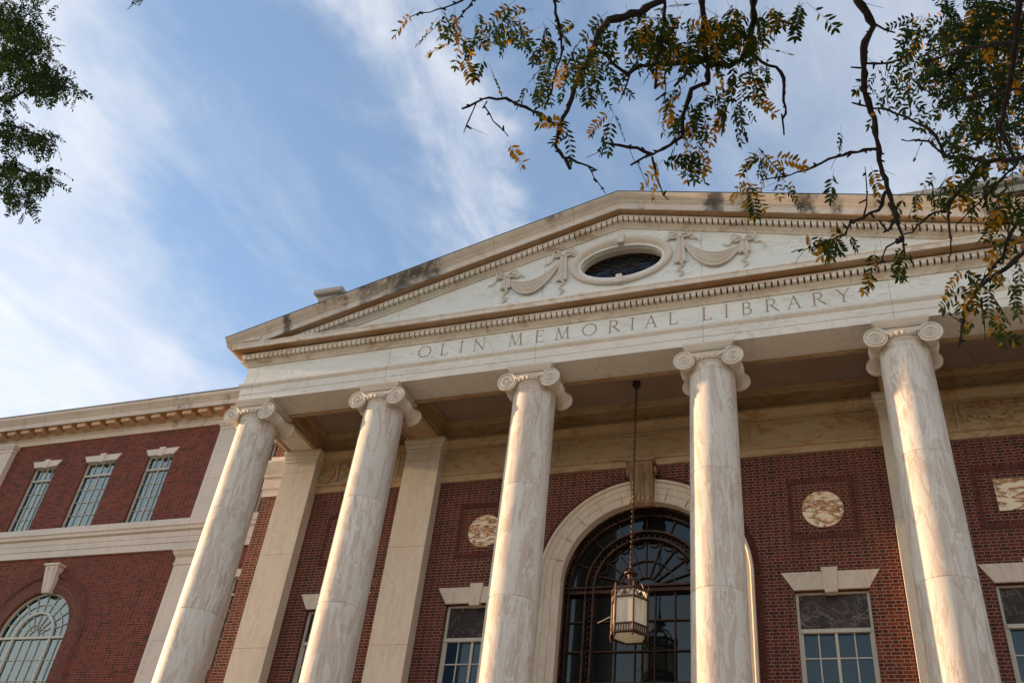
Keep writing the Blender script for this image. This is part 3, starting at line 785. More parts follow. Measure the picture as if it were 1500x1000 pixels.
# --- architrave, frieze
path = [(-XL, YB), (-XL, YA), (XL, YA), (XL, YB)]
mb = MB(); mb.sweep_plan(path, [(-.235, .0), (0, 0), (0, .050), (.004, .053), (.004, .103), (.010, .108), (.020, .119), (.020, .134), (-.235, .134)])
arc = mb.build('architrave', M['facade'], lib)
mb = MB()      # raised margins on the underside of the architrave between columns
def soffit_border(mb, x0, x1, y0, y1, z, w=.018, d=.007):
    mb.box(x0, x1, y0, y0+w, z-d, z+.001); mb.box(x0, x1, y1-w, y1, z-d, z+.001)
    mb.box(x0, x0+w, y0+w, y1-w, z-d, z+.001); mb.box(x1-w, x1, y0+w, y1-w, z-d, z+.001)
xs = sorted(CX.values())
for i in range(5):
    mb = MB(); mb.box(xs[i]+.145, xs[i+1]-.145, .086, .113, -.009, .001); mb.build('soffit_moulding', M['inner'], arc)
mb = MB(); mb.sweep_plan(path, [(-.2, .1345), (0, .1345), (0, .280), (-.2, .280)]); frieze = mb.build('frieze', M['frieze'], lib)
# incised inscription
def letters():
    mb = MB(); T, t_ = .092, .048       # thick / thin stroke widths
    data = {}
    def stroke(x0, z0, x1, z1, w): return ('s', x0, z0, x1, z1, w)
    def serif(x, z, w=.26): return ('s', x-w/2, z, x+w/2, z, .045)
    def arc_(cx, cz, rx, rz, a0, a1, w0=t_, w1=T): return ('a', cx, cz, rx, rz, a0, a1, w0, w1)
    A90 = math.pi/2
    G = {
     'O': (.98, [arc_(.49, .5, .44, .46, 0, 2*math.pi)]),
     'L': (.62, [stroke(.14, .02, .14, .98, T), serif(.14, .98), stroke(.06, .03, .58, .03, .06), stroke(.57, .03, .60, .20, .05)]),
     'I': (.30, [stroke(.15, .02, .15, .98, T), serif(.15, .98), serif(.15, .02)]),
     'N': (.90, [stroke(.14, .02, .14, .98, t_), stroke(.10, .96, .76, .02, T), stroke(.76, .02, .76, .98, t_), serif(.12, .98, .2), serif(.14, .02), serif(.76, .98)]),
     'M': (1.02, [stroke(.20, .98, .12, .02, t_), stroke(.20, .96, .51, .04, T), stroke(.51, .04, .80, .96, t_), stroke(.80, .98, .90, .02, T), serif(.12, .02, .22), serif(.90, .02), serif(.16, .98, .14), serif(.84, .98, .14)]),
     'E': (.62, [stroke(.14, .02, .14, .98, T), stroke(.06, .97, .56, .97, .055), stroke(.14, .51, .48, .51, .05), stroke(.06, .03, .58, .03, .055), stroke(.55, .97, .56, .83, .045), stroke(.57, .03, .60, .18, .045), stroke(.48, .44, .48, .58, .04)]),
     'R': (.80, [stroke(.14, .02, .14, .98, T), arc_(.34, .735, .24, .235, -A90, A90), stroke(.08, .97, .36, .97, .05), stroke(.14, .50, .36, .50, .05), stroke(.34, .50, .76, .02, T), serif(.14, .02), serif(.76, .02, .14)]),
     'A': (.86, [stroke(.12, .02, .43, .98, t_), stroke(.43, .98, .74, .02, T), stroke(.22, .36, .62, .36, .05), serif(.11, .02, .22), serif(.75, .02, .24)]),
     'B': (.70, [stroke(.14, .02, .14, .98, T), arc_(.32, .755, .20, .215, -A90, A90), arc_(.34, .28, .25, .25, -A90, A90), stroke(.08, .97, .34, .97, .05), stroke(.14, .54, .34, .54, .05), stroke(.08, .03, .36, .03, .05)]),
     'Y': (.84, [stroke(.42, .02, .42, .52, T), stroke(.10, .98, .42, .50, T*.9), stroke(.42, .50, .74, .98, t_), serif(.42, .02), serif(.10, .98, .22), serif(.74, .98, .2)]),
    }
    placed = [('O', -1.254), ('L', -1.117), ('I', -1.001), ('N', -.880), ('M', -.640), ('E', -.488), ('M', -.341), ('O', -.173), ('R', -.022), ('I', .088), ('A', .198), ('L', .329),
              ('L', .523), ('I', .634), ('B', .748), ('R', .883), ('A', 1.004), ('R', 1.136), ('Y', 1.265)]
    H = .094; zb = .168
    slabs = []
    for ch, cx in placed:
        wd, st = G[ch]; x0 = cx - wd*H/2
        polys = []
        for s_ in st:
            if s_[0] == 's':
                _, a, b_, c_, d, w = s_
                p0 = Vector((x0+a*H, zb+b_*H)); p1 = Vector((x0+c_*H, zb+d*H)); dr = (p1-p0)
                dr.normalize(); nn = Vector((-dr.y, dr.x))*w*H/2
                polys.append([p0-nn, p1-nn, p1+nn, p0+nn])
            else:
                _, cxx, czz, rx, rz, a0, a1, w0, w1 = s_; K = 22 if a1-a0 > 4 else 12
                for i in range(K):
                    aa = [a0+(a1-a0)*(i-.06)/K, a0+(a1-a0)*(i+1.06)/K]; q = []
                    for a in aa:
                        w = (w0+(w1-w0)*abs(math.cos(a)))*H/2
                        q.append((Vector((x0+cxx*H+(rx*H-w*.0+w)*math.cos(a), zb+czz*H+(rz*H+w)*math.sin(a))), Vector((x0+cxx*H+(rx*H-w)*math.cos(a), zb+czz*H+(rz*H-w)*math.sin(a)))))
                    polys.append([q[0][0], q[1][0], q[1][1], q[0][1]])
        slabs.append(polys)
    return slabs
slabs = letters()
# carve: flatten each letter's strokes into one union by boolean against the frieze, letter by letter
cutter = MB()
for polys in slabs:
    for k, pl in enumerate(polys):
        cutter.extrude([(p.x, p.y) for p in pl], YA-.01, YA+.0032+.00005*(k % 7))
co = cutter.build('cutter', M['letter'], None)
frieze.data.materials.append(M['letter'])
for pnum in co.data.polygons: pnum.material_index = 0
nb4 = len(frieze.data.polygons)
try:
    cut(frieze, [co], True)
    print('FRIEZE polys', nb4, len(frieze.data.polygons))
except Exception as ex: print('letter cut failed', ex)
for polys in slabs:
    ins = MB()
    for k, pl in enumerate(polys):
        ins.extrude([(p.x, p.y) for p in pl], YA+.0022+.00004*(k % 9), YA+.006)
    ins.build('letter', M['letter'], frieze)

# --- horizontal cornice
mb = MB(); mb.sweep_plan(path, [(-.1, .2805), (.008, .2805), (.012, .290), (.024, .302), (.034, .309), (.034, .3125), (.008, .3125), (.008, .3455), (.034, .3455), (.034, .376), (-.1, .376)])
cor = mb.build('cornice', M['cornice'], lib)
mb = MB(); mb.sweep_plan(path, [(-.1, .3765), (.040, .3765), (.058, .374), (.062, .378), (.092, .378), (.094, .372), (.104, .372), (.105, .400), (.109, .404), (.109, .413), (-.02, .428), (-.1, .428)])
mb.build('corona', M['cornice'], cor)
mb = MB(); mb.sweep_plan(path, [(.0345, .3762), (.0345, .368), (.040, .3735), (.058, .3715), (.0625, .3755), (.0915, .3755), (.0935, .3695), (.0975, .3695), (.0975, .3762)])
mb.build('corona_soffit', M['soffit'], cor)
mb = MB(); p_ = .0352; n = int(2*(XL+.03)/p_)
for i in range(-n//2, n//2+1):
    x = i*p_
    if abs(x) < XL+.045: mb.box(x-.0124, x+.0124, YA-.058, YA-.006, .313, .345)
for sx in (-1, 1):
    for i in range(20):
        y = YA-.03+i*p_; xa, xb = sorted((sx*(XL+.030), sx*(XL+.056))); mb.box(xa, xb, y, y+.0256, .313, .345)
mb.sweep_plan(path, [(.02, .3455), (.050, .3455), (.053, .352), (.053, .358), (.02, .36)])
mb.build('dentil_band', M['cornice'], cor)
# side eaves gutters
for sx in (-1, 1):
    g = MB(); pth = [(-XL, YB), (-XL, YA-.108)] if sx < 0 else [(XL, YA-.108), (XL, YB)]
    g.sweep_plan(pth, [(-.1, .4285), (.100, .4285), (.112, .418), (.114, .424), (.125, .434), (.143, .444), (.149, .452), (-.1, .462)])
    g.build('eave_gutter', M['sima'], cor)

# --- tympanum with the oval hole
SL = .275; ZA = 1.012
def zt_(x): return ZA - SL*abs(x)
mb = MB(); mb.extrude([(-2.2, .40), (2.2, .40), (2.2, zt_(2.2)+.05), (0, ZA+.05), (-2.2, zt_(2.2)+.05)], YA, YA+.16)
tym = mb.build('tympanum', M['frieze'], lib)
oc = (0, .732)
c = MB(); c.extrude([(oc[0]+.262*math.cos(2*math.pi*i/64), oc[1]+.128*math.sin(2*math.pi*i/64)) for i in range(64)], YA-.05, YA+.3)
cut(tym, [c.build('cutter', M['frieze'], None)])
mb = MB()
def ell_ring(mb, prof, n=72):
    """prof: [(offset from inner ellipse, y)]"""
    m_ = len(prof); vs = []; fs = []
    for i in range(n):
        a = 2*math.pi*i/n
        for (o, y) in prof: vs.append((oc[0]+(.262+o*.98)*math.cos(a), YA+y, oc[1]+(.128+o*1.02)*math.sin(a)))
    for i in range(n):
        for k in range(m_):
            j = (k+1) % m_; i2 = (i+1) % n; fs.append((i*m_+k, i*m_+j, i2*m_+j, i2*m_+k))
    mb.add(vs, fs)
ell_ring(mb, [(-.004, .14), (-.004, .03), (.006, .022), (.010, .004), (.018, -.004), (.030, -.018), (.042, -.026), (.054, -.026), (.064, -.018), (.066, .005), (.066, .02)])
oculus = mb.build('oval_window', M['carved'], lib, smooth=True, label='oval window with a moulded stone surround in the middle of the pediment')
mb = MB()
mb.extrude([(-.020, .128+.732+.004), (.020, .128+.732+.004), (.025, .128+.732+.074), (-.025, .128+.732+.074)], YA-.036, YA+.01)
mb.build('keystone', M['carved'], oculus); mb = MB()
mb.extrude([(-.021, .732-.128-.070), (.021, .732-.128-.070), (.018, .732-.128-.006), (-.018, .732-.128-.006)], YA-.033, YA+.01)
mb.build('keystone', M['carved'], oculus)
mb = MB(); n = 64
mb.extrude([(.262*math.cos(2*math.pi*i/n), oc[1]+.128*math.sin(2*math.pi*i/n)) for i in range(n)], YA+.085, YA+.09); mb.build('glass', M['glassk'], oculus)
mb = MB(); y = YA+.078
ell = lambda k, a: (.262*k*math.cos(a), y, oc[1]+.128*k*math.sin(a))
for i in range(12):
    a = 2*math.pi*(i+.5)/12; mb.tube([ell(.22, a), ell(.99, a)], .0022, 5)
    a0, a1 = a, a+2*math.pi/12
    pts = [ell(.80+.17*abs(2*t/8-1)**.8*1.0 if False else .97-.13*math.sin(math.pi*t/8), a0+(a1-a0)*t/8) for t in range(9)]
    mb.tube(pts, .0032, 5)
for k in (.14, .22, .34): mb.tube([ell(k, 2*math.pi*i/32) for i in range(33)], .0022, 5)
mb.tube([ell(.985, 2*math.pi*i/64) for i in range(65)], .006, 6)
mb.build('tracery', M['bronze'], oculus)

# --- festoons (draped cloth swags hung from bows)
def festoon(sx, lb):
    mb = MB(); x0, z0 = sx*.375, .845; x1, z1 = sx*.755, .735
    for k in range(9):     # folds of the drape
        pts = []; rr = []
        sag = .150+.0135*k; e0 = k*.002
        for i in range(21):
            t = i/20; x = x0+(x1-x0)*t; z = z0+(z1-z0)*t - sag*4*t*(1-t)*(.8+.0*k) - e0
            pts.append((x, YA-.008+.005*math.sin(k*2.1)-.008*math.sin(math.pi*t), z)); rr.append(.0036+.0036*math.sin(math.pi*t))
        mb.tube(pts, rr, 7)
    o = mb.build('festoon', M['swag'], tym, smooth=True, label=lb)
    for (x, z, zl) in ((x0, z0, .548), (x1, z1, .550)):
        g = MB()
        # hanging tail: gathered folds then a twisted ribbon end
        for k in range(4):
            pts = []; rr = []
            for i in range(9):
                t = i/8; zz = z-(z-(zl+.085))*t; pts.append((x+(-.016+.0107*k)*(1+.7*t), YA-.012-.004*(k % 2), zz)); rr.append(.006+.0045*t)
            g.tube(pts, rr, 6)
        pts = []; rr = []
        for i in range(17):
            t = i/16; pts.append((x+.014*math.sin(t*math.pi*3.2), YA-.010-.006*math.cos(t*math.pi*3.2), zl+.085-.105*t)); rr.append(.0105*(1-.45*t))
        g.tube(pts, rr, 7)
        # bow
        g.lathe((x, YA-.020, z+.006), [(.001, -.010), (.014, -.004), (.016, .006), (.012, .02)], 12, 'y')
        for s2 in (-1, 1):
            for (L1, h, a0) in ((.075, .026, .25), (.060, .018, -.15)):
                pts = []
                for i in range(13):
                    a = 2*math.pi*i/12; lx = L1*.5*(1-math.cos(a)); lz = h*math.sin(a)*(.4+.6*lx/L1)
                    pts.append((x+s2*(lx*math.cos(a0)), YA-.014-.006*math.sin(a/2), z+.012+lz+lx*math.sin(a0)))
                g.tube(pts, .0052, 6)
            pts = []
            for i in range(12):
                t = i/11; pts.append((x+s2*(.03+.095*t), YA-.010, z+.01-.028*t+.013*math.sin(t*9+s2)-(.05*t*t if s2 == sx else 0)))
            g.tube(pts, [.0068-.003*i/11 for i in range(12)], 6)
        g.build('bow', M['swag'], o, smooth=True)
festoon(-1, 'carved cloth swag left of the oval window'); festoon(1, 'carved cloth swag right of the oval window')

# --- raking cornices
def rake(mb, prof, xe, zclip):
    """prof [(t outward, dz above the tympanum line)] from -xe over the apex to xe"""
    n = len(prof); vs = []; fs = []
    stn = (-xe, 0.0, xe)
    for x in stn:
        for (t, dz) in prof: vs.append((x, YA-t, zt_(x)+dz))
    for i in range(2):
        for k in range(n):
            j = (k+1) % n; fs.append((i*n+k, i*n+j, (i+1)*n+j, (i+1)*n+k))
    fs.append(tuple(range(n-1, -1, -1))); fs.append(tuple(2*n+k for k in range(n)))
    mb.add(vs, fs)
def clip_z(o, z):
    zz = z*S+Z0; bm = bmesh.new(); bm.from_mesh(o.data)
    bmesh.ops.bisect_plane(bm, geom=bm.verts[:]+bm.edges[:]+bm.faces[:], plane_co=(0, 0, zz), plane_no=(0, 0, 1), clear_inner=True)
    bm.to_mesh(o.data); bm.free()
mb = MB(); rake(mb, [(-.05, .0), (.008, .0), (.012, .008), (.024, .018), (.034, .024), (.034, .0285), (.008, .0285), (.008, .0645), (.034, .0645), (.034, .092), (-.05, .092)], 2.5, 0)
rk = mb.build('raking_cornice', M['cornice'], lib); clip_z(rk, .4285)
mb = MB(); rake(mb, [(-.05, .0925), (.040, .0925), (.055, .088), (.060, .092), (.086, .092), (.089, .086), (.099, .086), (.100, .130), (.105, .134), (.107, .140), (-.05, .142)], 2.69, 0)
o = mb.build('corona', M['sima'], rk); clip_z(o, .4145)
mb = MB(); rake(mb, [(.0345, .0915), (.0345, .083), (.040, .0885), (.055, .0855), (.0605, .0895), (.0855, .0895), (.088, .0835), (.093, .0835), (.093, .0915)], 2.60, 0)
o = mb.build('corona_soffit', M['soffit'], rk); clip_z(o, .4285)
mb = MB()
nD = int(2.45/p_)
for i in range(-nD, nD+1):
    x = i*p_; a, b_ = x-.0128, x+.0128
    if i == 0: a, b_ = -.0128, .0128
    vs = [(q, y, zt_(q)+dz) for q in (a, b_) for y in (YA-.058, YA-.006) for dz in (.029, .064)]
    if min(v[2] for v in vs) < .4285: 
        continue
    mb.add(vs, [(0, 1, 3, 2), (4, 6, 7, 5), (0, 4, 5, 1), (2, 3, 7, 6), (0, 2, 6, 4), (1, 5, 7, 3)])
rake(mb, [(.02, .0645), (.050, .0645), (.053, .072), (.053, .078), (.02, .08)], 2.3, 0)
o = mb.build('dentil_band', M['cornice'], rk); clip_z(o, .4285)
mb = MB(); rake(mb, [(-.30, .1425), (.108, .1425), (.111, .146), (.114, .152), (.122, .158), (.136, .170), (.146, .182), (.149, .186), (.149, .1925), (-.30, .1925)], 2.737, 0)
sm = mb.build('raking_gutter', M['sima'], rk)
mb = MB(); rake(mb, [(-.30, .193), (.152, .193), (.152, .1975), (-.30, .200)], 2.742, 0); mb.build('copper_edge', M['copper'], rk)
mb = MB()
mb.add([(-2.737, -.26, zt_(2.737)+.19), (0, -.26, ZA+.19), (0, YB, ZA+.19), (-2.737, YB, zt_(2.737)+.19), (2.737, -.26, zt_(2.737)+.19), (2.737, YB, zt_(2.737)+.19),
        (-2.60, -.15, .43), (2.60, -.15, .43), (-2.60, YB, .43), (2.60, YB, .43)], [(0, 1, 2, 3), (1, 4, 5, 2), (6, 8, 9, 7)])
mb.build('roof', M['roof'], lib, fix=False)

# --- porch ceiling and beams
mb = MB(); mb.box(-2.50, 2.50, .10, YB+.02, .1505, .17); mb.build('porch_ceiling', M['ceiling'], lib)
for (x, y) in ((-2.10, .16), (-1.12, .25), (.25, .25), (1.92, .25), (2.0, .30)):
    mb = MB(); mb.lathe((x, y, .144), [(.010, 0), (.010, .008)], 12); mb.build('downlight', M['iron'], lib)
for k in (1, 2, 5, 6):
    cx_ = {1: -2.455, 2: -1.513, 5: 1.513, 6: 2.455}[k]
    mb = MB(); hw = .1134
    pr = [(-.05, 0.0), (0, 0.0), (0, .030), (.010, .034), (.010, .112), (.022, .118), (.034, .149), (-.05, .149)]
    mb.sweep_plan([(cx_-hw, .60), (cx_-hw, .10)], [(-.22, 0.0)]+pr[1:-1]+[(-.22, .149)]) if False else None
    mb.box(cx_-hw, cx_+hw, .112, YB-.02, .0005, .149)
    for sx in (-1, 1):
        xa = cx_+sx*hw
        def bx(p, q, za, zb): a, b_ = sorted((xa+sx*p, xa+sx*q)); mb.box(a, b_, .112, YB-.02, za, zb)
        bx(-.001, .006, .030, .120); bx(-.001, .016, .120, .135); bx(-.001, .028, .135, .1485)
        a, b_ = sorted((xa, xa-sx*.016)); mb.box(a, b_, .13, YP-.004, -.007, .0006)
        a, b_ = sorted((xa-sx*.022, xa-sx*.028)); mb.box(a, b_, .13, YP-.004, -.004, .0006)
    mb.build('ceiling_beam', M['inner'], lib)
# crown moulding on the inner face of the architrave and along the ceiling
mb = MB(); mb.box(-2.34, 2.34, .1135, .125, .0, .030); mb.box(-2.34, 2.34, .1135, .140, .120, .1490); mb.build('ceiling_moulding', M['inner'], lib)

# --- stylobate and steps
mb = MB(); mb.box(-2.9, 2.9, -.35, YB+.02, GZ-.02, BASE-.0)
nst = 9; hst = (BASE-GZ)/(nst)
for i in range(1, nst): mb.box(-2.9-.0, 2.9, -.35-.085*i, -.35-.085*(i-1)+.0, GZ-.02, BASE-hst*i)
mb.build('portico_steps', M['pilaster'], lib)

# ------------------------------------------------------------------ left wing
WX0, WX1 = -7.35, -2.72
mb = MB(); mb.box(WX0, WX1, YW, YW+.12, GZ, 1.04); ww = mb.build('wing_wall', M['wingbrick'], lib)
UPW = [(-6.065, .135), (-5.393, .173), (-4.711, .142), (-3.375, .142)]
cutters = [cutter_box(x-h, x+h, .085, .772, YW-.05, YW+.2) for x, h in UPW]
cutters.append(cutter_box(-3.517, -3.233, -1.20, -.468, YW-.05, YW+.2))
ACX, ASZ, AR = -5.385, -.885, .372
def arch_cut(cx, zs, r, zb):
    c = MB(); c.extrude([(cx-r, zb)]+[(cx+r*math.cos(math.pi-math.pi*i/40), zs+r*math.sin(math.pi-math.pi*i/40)) for i in range(41)]+[(cx+r, zb)], YW-.05, YW+.2)
    return c.build('cutter', M['wingbrick'], None)
cutters.append(arch_cut(ACX, ASZ, AR, -2.4)); cut(ww, cutters)
mb = MB(); mb.box(WX0, WX1, YW+.45, YW+.47, GZ, 1.1); mb.build('dark_backing', M['room'], lib)
mb = MB(); mb.box(WX0, WX1, YW+.12, 4.2, 1.12, 1.2); mb.box(WX0, WX1, YW+.12, 4.2, -.05, .0); mb.box(WX0, WX0+.05, YW+.12, 4.2, GZ, 1.2); mb.box(WX0, WX1, 4.15, 4.2, GZ, 1.2)
mb.build('wing_structure', M['wingbrick'], lib)
mb = MB(); mb.box(-11.5, -7.35, 1.12, YW-.002, GZ, 1.30); mb.box(-11.5, WX0-.01, YW-.002, 4.2, GZ, 1.29); mb.build('wing_shade_block', M['wingbrick'], lib)  # unseen block added to keep the grazing sun off the wing wall
# horizontal stone bands
mb = MB(); mb.sweep_plan([(WX0, YW), (WX1-.01, YW)], [(-.03, -.200), (.020, -.200), (.020, -.140), (.026, -.137), (.026, -.088), (.030, -.086), (.030, -.040), (.052, -.030), (.056, -.004), (.066, .004), (.066, .040), (.060, .046), (.030, .052), (.030, .082), (-.03, .086)])
mb.build('belt_course', M['wingstone'], lib)
mb = MB(); pc = [(WX0, YW), (WX1+.03, YW)]
mb.sweep_plan(pc, [(-.03, 1.036), (.012, 1.036), (.012, 1.088), (.018, 1.092), (.018, 1.120), (.030, 1.128), (.030, 1.160), (-.03, 1.160)])
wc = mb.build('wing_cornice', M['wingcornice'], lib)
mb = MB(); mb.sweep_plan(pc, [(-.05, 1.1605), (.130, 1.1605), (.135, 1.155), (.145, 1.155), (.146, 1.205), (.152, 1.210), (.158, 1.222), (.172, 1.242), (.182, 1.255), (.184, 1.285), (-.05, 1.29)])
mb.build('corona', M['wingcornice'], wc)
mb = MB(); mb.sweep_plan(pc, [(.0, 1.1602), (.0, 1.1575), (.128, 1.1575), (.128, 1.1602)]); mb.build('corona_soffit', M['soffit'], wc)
mb = MB(); mb.sweep_plan(pc, [(-.05, 1.2905), (.188, 1.2865), (.188, 1.296), (-.05, 1.305)]); mb.build('roof_edge', M['roof'], wc)
x = -7.295
while x < WX1-.05:
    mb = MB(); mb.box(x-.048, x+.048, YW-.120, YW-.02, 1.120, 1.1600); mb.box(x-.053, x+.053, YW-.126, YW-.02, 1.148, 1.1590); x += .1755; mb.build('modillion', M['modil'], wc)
# upper and lower pilasters of the wing
capW = [(-.02, .955), (.003, .955), (.006, .962), (.003, .968), (.003, .985), (.014, .995), (.018, 1.010), (.026, 1.018), (.026, 1.0355), (-.02, 1.0355)]
capL = [(-.02, -.350), (.006, -.350), (.008, -.343), (.008, -.336), (.003, -.330), (.003, -.285), (.010, -.278), (.022, -.262), (.030, -.240), (.038, -.232), (.038, -.2005), (-.02, -.2005)]
def wpil(x0, x1, d):
    cx_ = (x0+x1)/2; hw = (x1-x0)/2
    pilaster(cx_, YW-d, 1.035, .08, hw, [.45], capW, M['wingstone'], YW+.02, 'wing_pilaster')
    pilaster(cx_, YW-d, -.2005, GZ, hw, [-.98, -1.6, -2.2], capL, M['wingstone'], YW+.02, 'wing_pilaster')
wpil(-4.115, -3.72, .03); wpil(-6.95, -6.545, .055); 

def wing_window(cx, hw, zb, zt, cols=4, rows=4, toplight=True, lint=True):
    y = YW+.022; f = .010; mb = MB()
    mb.box(cx-hw, cx-hw+f, y, y+.03, zb, zt); mb.box(cx+hw-f, cx+hw, y, y+.03, zb, zt)
    mb.box(cx-hw+f, cx+hw-f, y, y+.03, zt-f, zt); mb.box(cx-hw+f, cx+hw-f, y, y+.03, zb, zb+f)
    zr = zt-f
    if toplight:
        zr = zt-.135; mb.box(cx-hw+f, cx+hw-f, y-.004, y+.03, zr-.011, zr+.004)
    wi = 2*(hw-f)
    for i in range(1, cols):
        w = .0042 if i*2 == cols else .0019
        x = cx-hw+f+wi*i/cols; mb.box(x-w, x+w, y+.006, y+.024, zb+f, zt-f)
    for i in range(1, rows):
        z = zb+f+(zr-.011-zb-f)*i/rows; mb.box(cx-hw+f, cx+hw-f, y+.008, y+.022, z-.0019, z+.0019)
    wn = mb.build('window', M['frame'], lib)
    g = MB(); g.box(cx-hw+f, cx+hw-f, y+.016, y+.018, zb+f, zt-f); g.build('pane', M['clear'], wn)
    g = MB(); xs_ = []; xa = cx-hw+f+wi*.16; K = 24  # left gap leaves a dark pane column, imitating the mirrored reveal
    for i in range(K+1): xs_.append((xa+(cx+hw+.02-xa)*i/K, y+.045+.0008*math.sin(i*1.9)))
    vs = []; 
    for x, yy in xs_: vs += [(x, yy, zb), (x, yy, zt)]
    g.add(vs, [(2*i, 2*i+2, 2*i+3, 2*i+1) for i in range(K)])
    g.build('curtain', M['curtain'], wn, smooth=True, fix=False)
    if lint: g = MB(); lintel(g, cx, zt-.002, zt+.062, hw, hw+.043, YW, .033, .014); g.build('lintel', M['wingstone'], wn)
for x, h in UPW: wing_window(x, h, .086, .772)
wing_window(-3.375, .142, -1.20, -.468, rows=5)

# big arched window of the wing
mb = MB(); y = YW+.03; ca = (ACX, ASZ)
def aring(mb, r0, r1, ya, yb, legs=True, n=40):
    ring(mb, r0, r1, ya, yb, n, 0, math.pi, ca)
    if legs:
        for sx in (-1, 1):
            a, b_ = sorted((ACX+sx*r0, ACX+sx*r1)); mb.box(a, b_, ya+.0005, yb, -2.4, ASZ)
aring(mb, AR-.014, AR+.001, y, y+.03); aring(mb, .190, .206, y-.004, y+.03)
mb.box(ACX-AR+.01, ACX+AR-.01, y-.004, y+.028, ASZ-.026, ASZ-.008)
for i in range(1, 10):
    a = math.pi*i/10
    for (ra, rb) in ((.21, AR-.02),): mb.obox((ACX+(ra+rb)/2*math.cos(a), y+.014, ASZ+(ra+rb)/2*math.sin(a)), (math.cos(a), 0, math.sin(a)), (0, 1, 0), (-math.sin(a), 0, math.cos(a)), (rb-ra)/2, .008, .0019)
for i in range(1, 8):
    a = math.pi*i/8; ra, rb = .045, .18
    mb.obox((ACX+(ra+rb)/2*math.cos(a), y+.014, ASZ+(ra+rb)/2*math.sin(a)), (math.cos(a), 0, math.sin(a)), (0, 1, 0), (-math.sin(a), 0, math.cos(a)), (rb-ra)/2, .008, .0017)
ring(mb, .043, .048, y+.006, y+.022, 16, 0, math.pi, ca); ring(mb, .095, .099, y+.006, y+.022, 24, 0, math.pi, ca); ring(mb, .272, .277, y+.006, y+.022, 32, 0, math.pi, ca)
for k in (-.09, 0, .09, -.285, .285): mb.box(ACX+k-.0022, ACX+k+.0022, y+.006, y+.022, -2.4, ASZ-.03)
z = ASZ-.20
while z > -2.4: mb.box(ACX-AR+.02, ACX+AR-.02, y+.008, y+.020, z-.0022, z+.0022); z -= .17
wa = mb.build('arched_window', M['frame'], lib, label='large round-headed window with fan glazing bars in the left wing')
mb = MB(); mb.box(ACX-AR, ACX+AR, y+.016, y+.018, -2.4, ASZ); mb.extrude([(ACX+AR*math.cos(math.pi*i/40), ASZ+AR*math.sin(math.pi*i/40)) for i in range(41)], y+.016, y+.018)
mb.build('pane', M['clear'], wa)
g = MB(); K = 60; vs = []  # stops short at the left to imitate the dark reflected reveal
for i in range(K+1):
    x = ACX-AR+.075+(2*AR-.06)*i/K; yy = y+.055+.0012*math.sin(i*1.1)+.001*math.sin(i*.43); vs += [(x, yy, -2.4), (x, yy, ASZ+AR+.02)]
g.add(vs, [(2*i, 2*i+2, 2*i+3, 2*i+1) for i in range(K)]); g.build('curtain', M['curtain'], wa, smooth=True, fix=False)
# brick arch rings
mb = MB()
def vouss(mb, ra, rb, ya, n, gap=.0021, legs=None):
    w = math.pi*(ra+rb)/2/n/2-gap
    for i in range(n):
        a = math.pi*(i+.5)/n
        if abs(a-math.pi/2) < .09 and ra < .5: continue
        mb.obox((ACX+(ra+rb)/2*math.cos(a), ya+.02, ASZ+(ra+rb)/2*math.sin(a)), (math.cos(a), 0, math.sin(a)), (0, 1, 0), (-math.sin(a), 0, math.cos(a)), (rb-ra)/2-.0008, .02, w)
    for sx in (-1, 1):
        z = ASZ
        while z > -2.4:
            xm = ACX+sx*(ra+rb)/2; mb.box(xm-(rb-ra)/2+.0008, xm+(rb-ra)/2-.0008, ya, ya+.04, z-.0175, z-.0013); z -= .0188
mb.cur = 1
ring(mb, .3735, .4985, YW-.0012, YW+.002, 48, 0, math.pi, ca); ring(mb, .5, .5375, YW-.0155, YW+.002, 48, 0, math.pi, ca)
for sx in (-1, 1):
    for (ra, rb, yy) in ((.3735, .4985, .0012), (.5, .5375, .0155)):
        a, b_ = sorted((ACX+sx*ra, ACX+sx*rb)); mb.box(a, b_, YW-yy, YW+.002, -2.4, ASZ-.0001)
mb.cur = 0
vouss(mb, .374, .434, YW-.003, 66); vouss(mb, .436, .498, YW-.003, 78); vouss(mb, .500, .538, YW-.020, 88)
mb.build('arch_bricks', [M['archbrick'], M['mortar']], ww)
mb = MB()
vs = []
kz0, kz1 = -.532, -.305
mb.add([(ACX-.045+.01, YW-.03, kz0), (ACX+.045+.01, YW-.03, kz0), (ACX+.070+.01, YW-.075, kz1), (ACX-.070+.01, YW-.075, kz1),
        (ACX-.045+.01, YW+.01, kz0), (ACX+.045+.01, YW+.01, kz0), (ACX+.070+.01, YW+.01, kz1), (ACX-.070+.01, YW+.01, kz1)],
       [(0, 1, 2, 3), (4, 7, 6, 5), (0, 4, 5, 1), (3, 2, 6, 7), (0, 3, 7, 4), (1, 5, 6, 2)])
mb.box(ACX-.084+.01, ACX+.084+.01, YW-.085, YW+.01, kz1+.001, kz1+.018)
for sx in (-1, 1): mb.tube([(ACX+.01+sx*.028, YW-.034, kz0+.01), (ACX+.01+sx*.022, YW-.050, -.44), (ACX+.01+sx*.034, YW-.066, -.36), (ACX+.01+sx*.030, YW-.078, -.32)], .006, 6)
mb.build('keystone', M['wingstone'], wa)

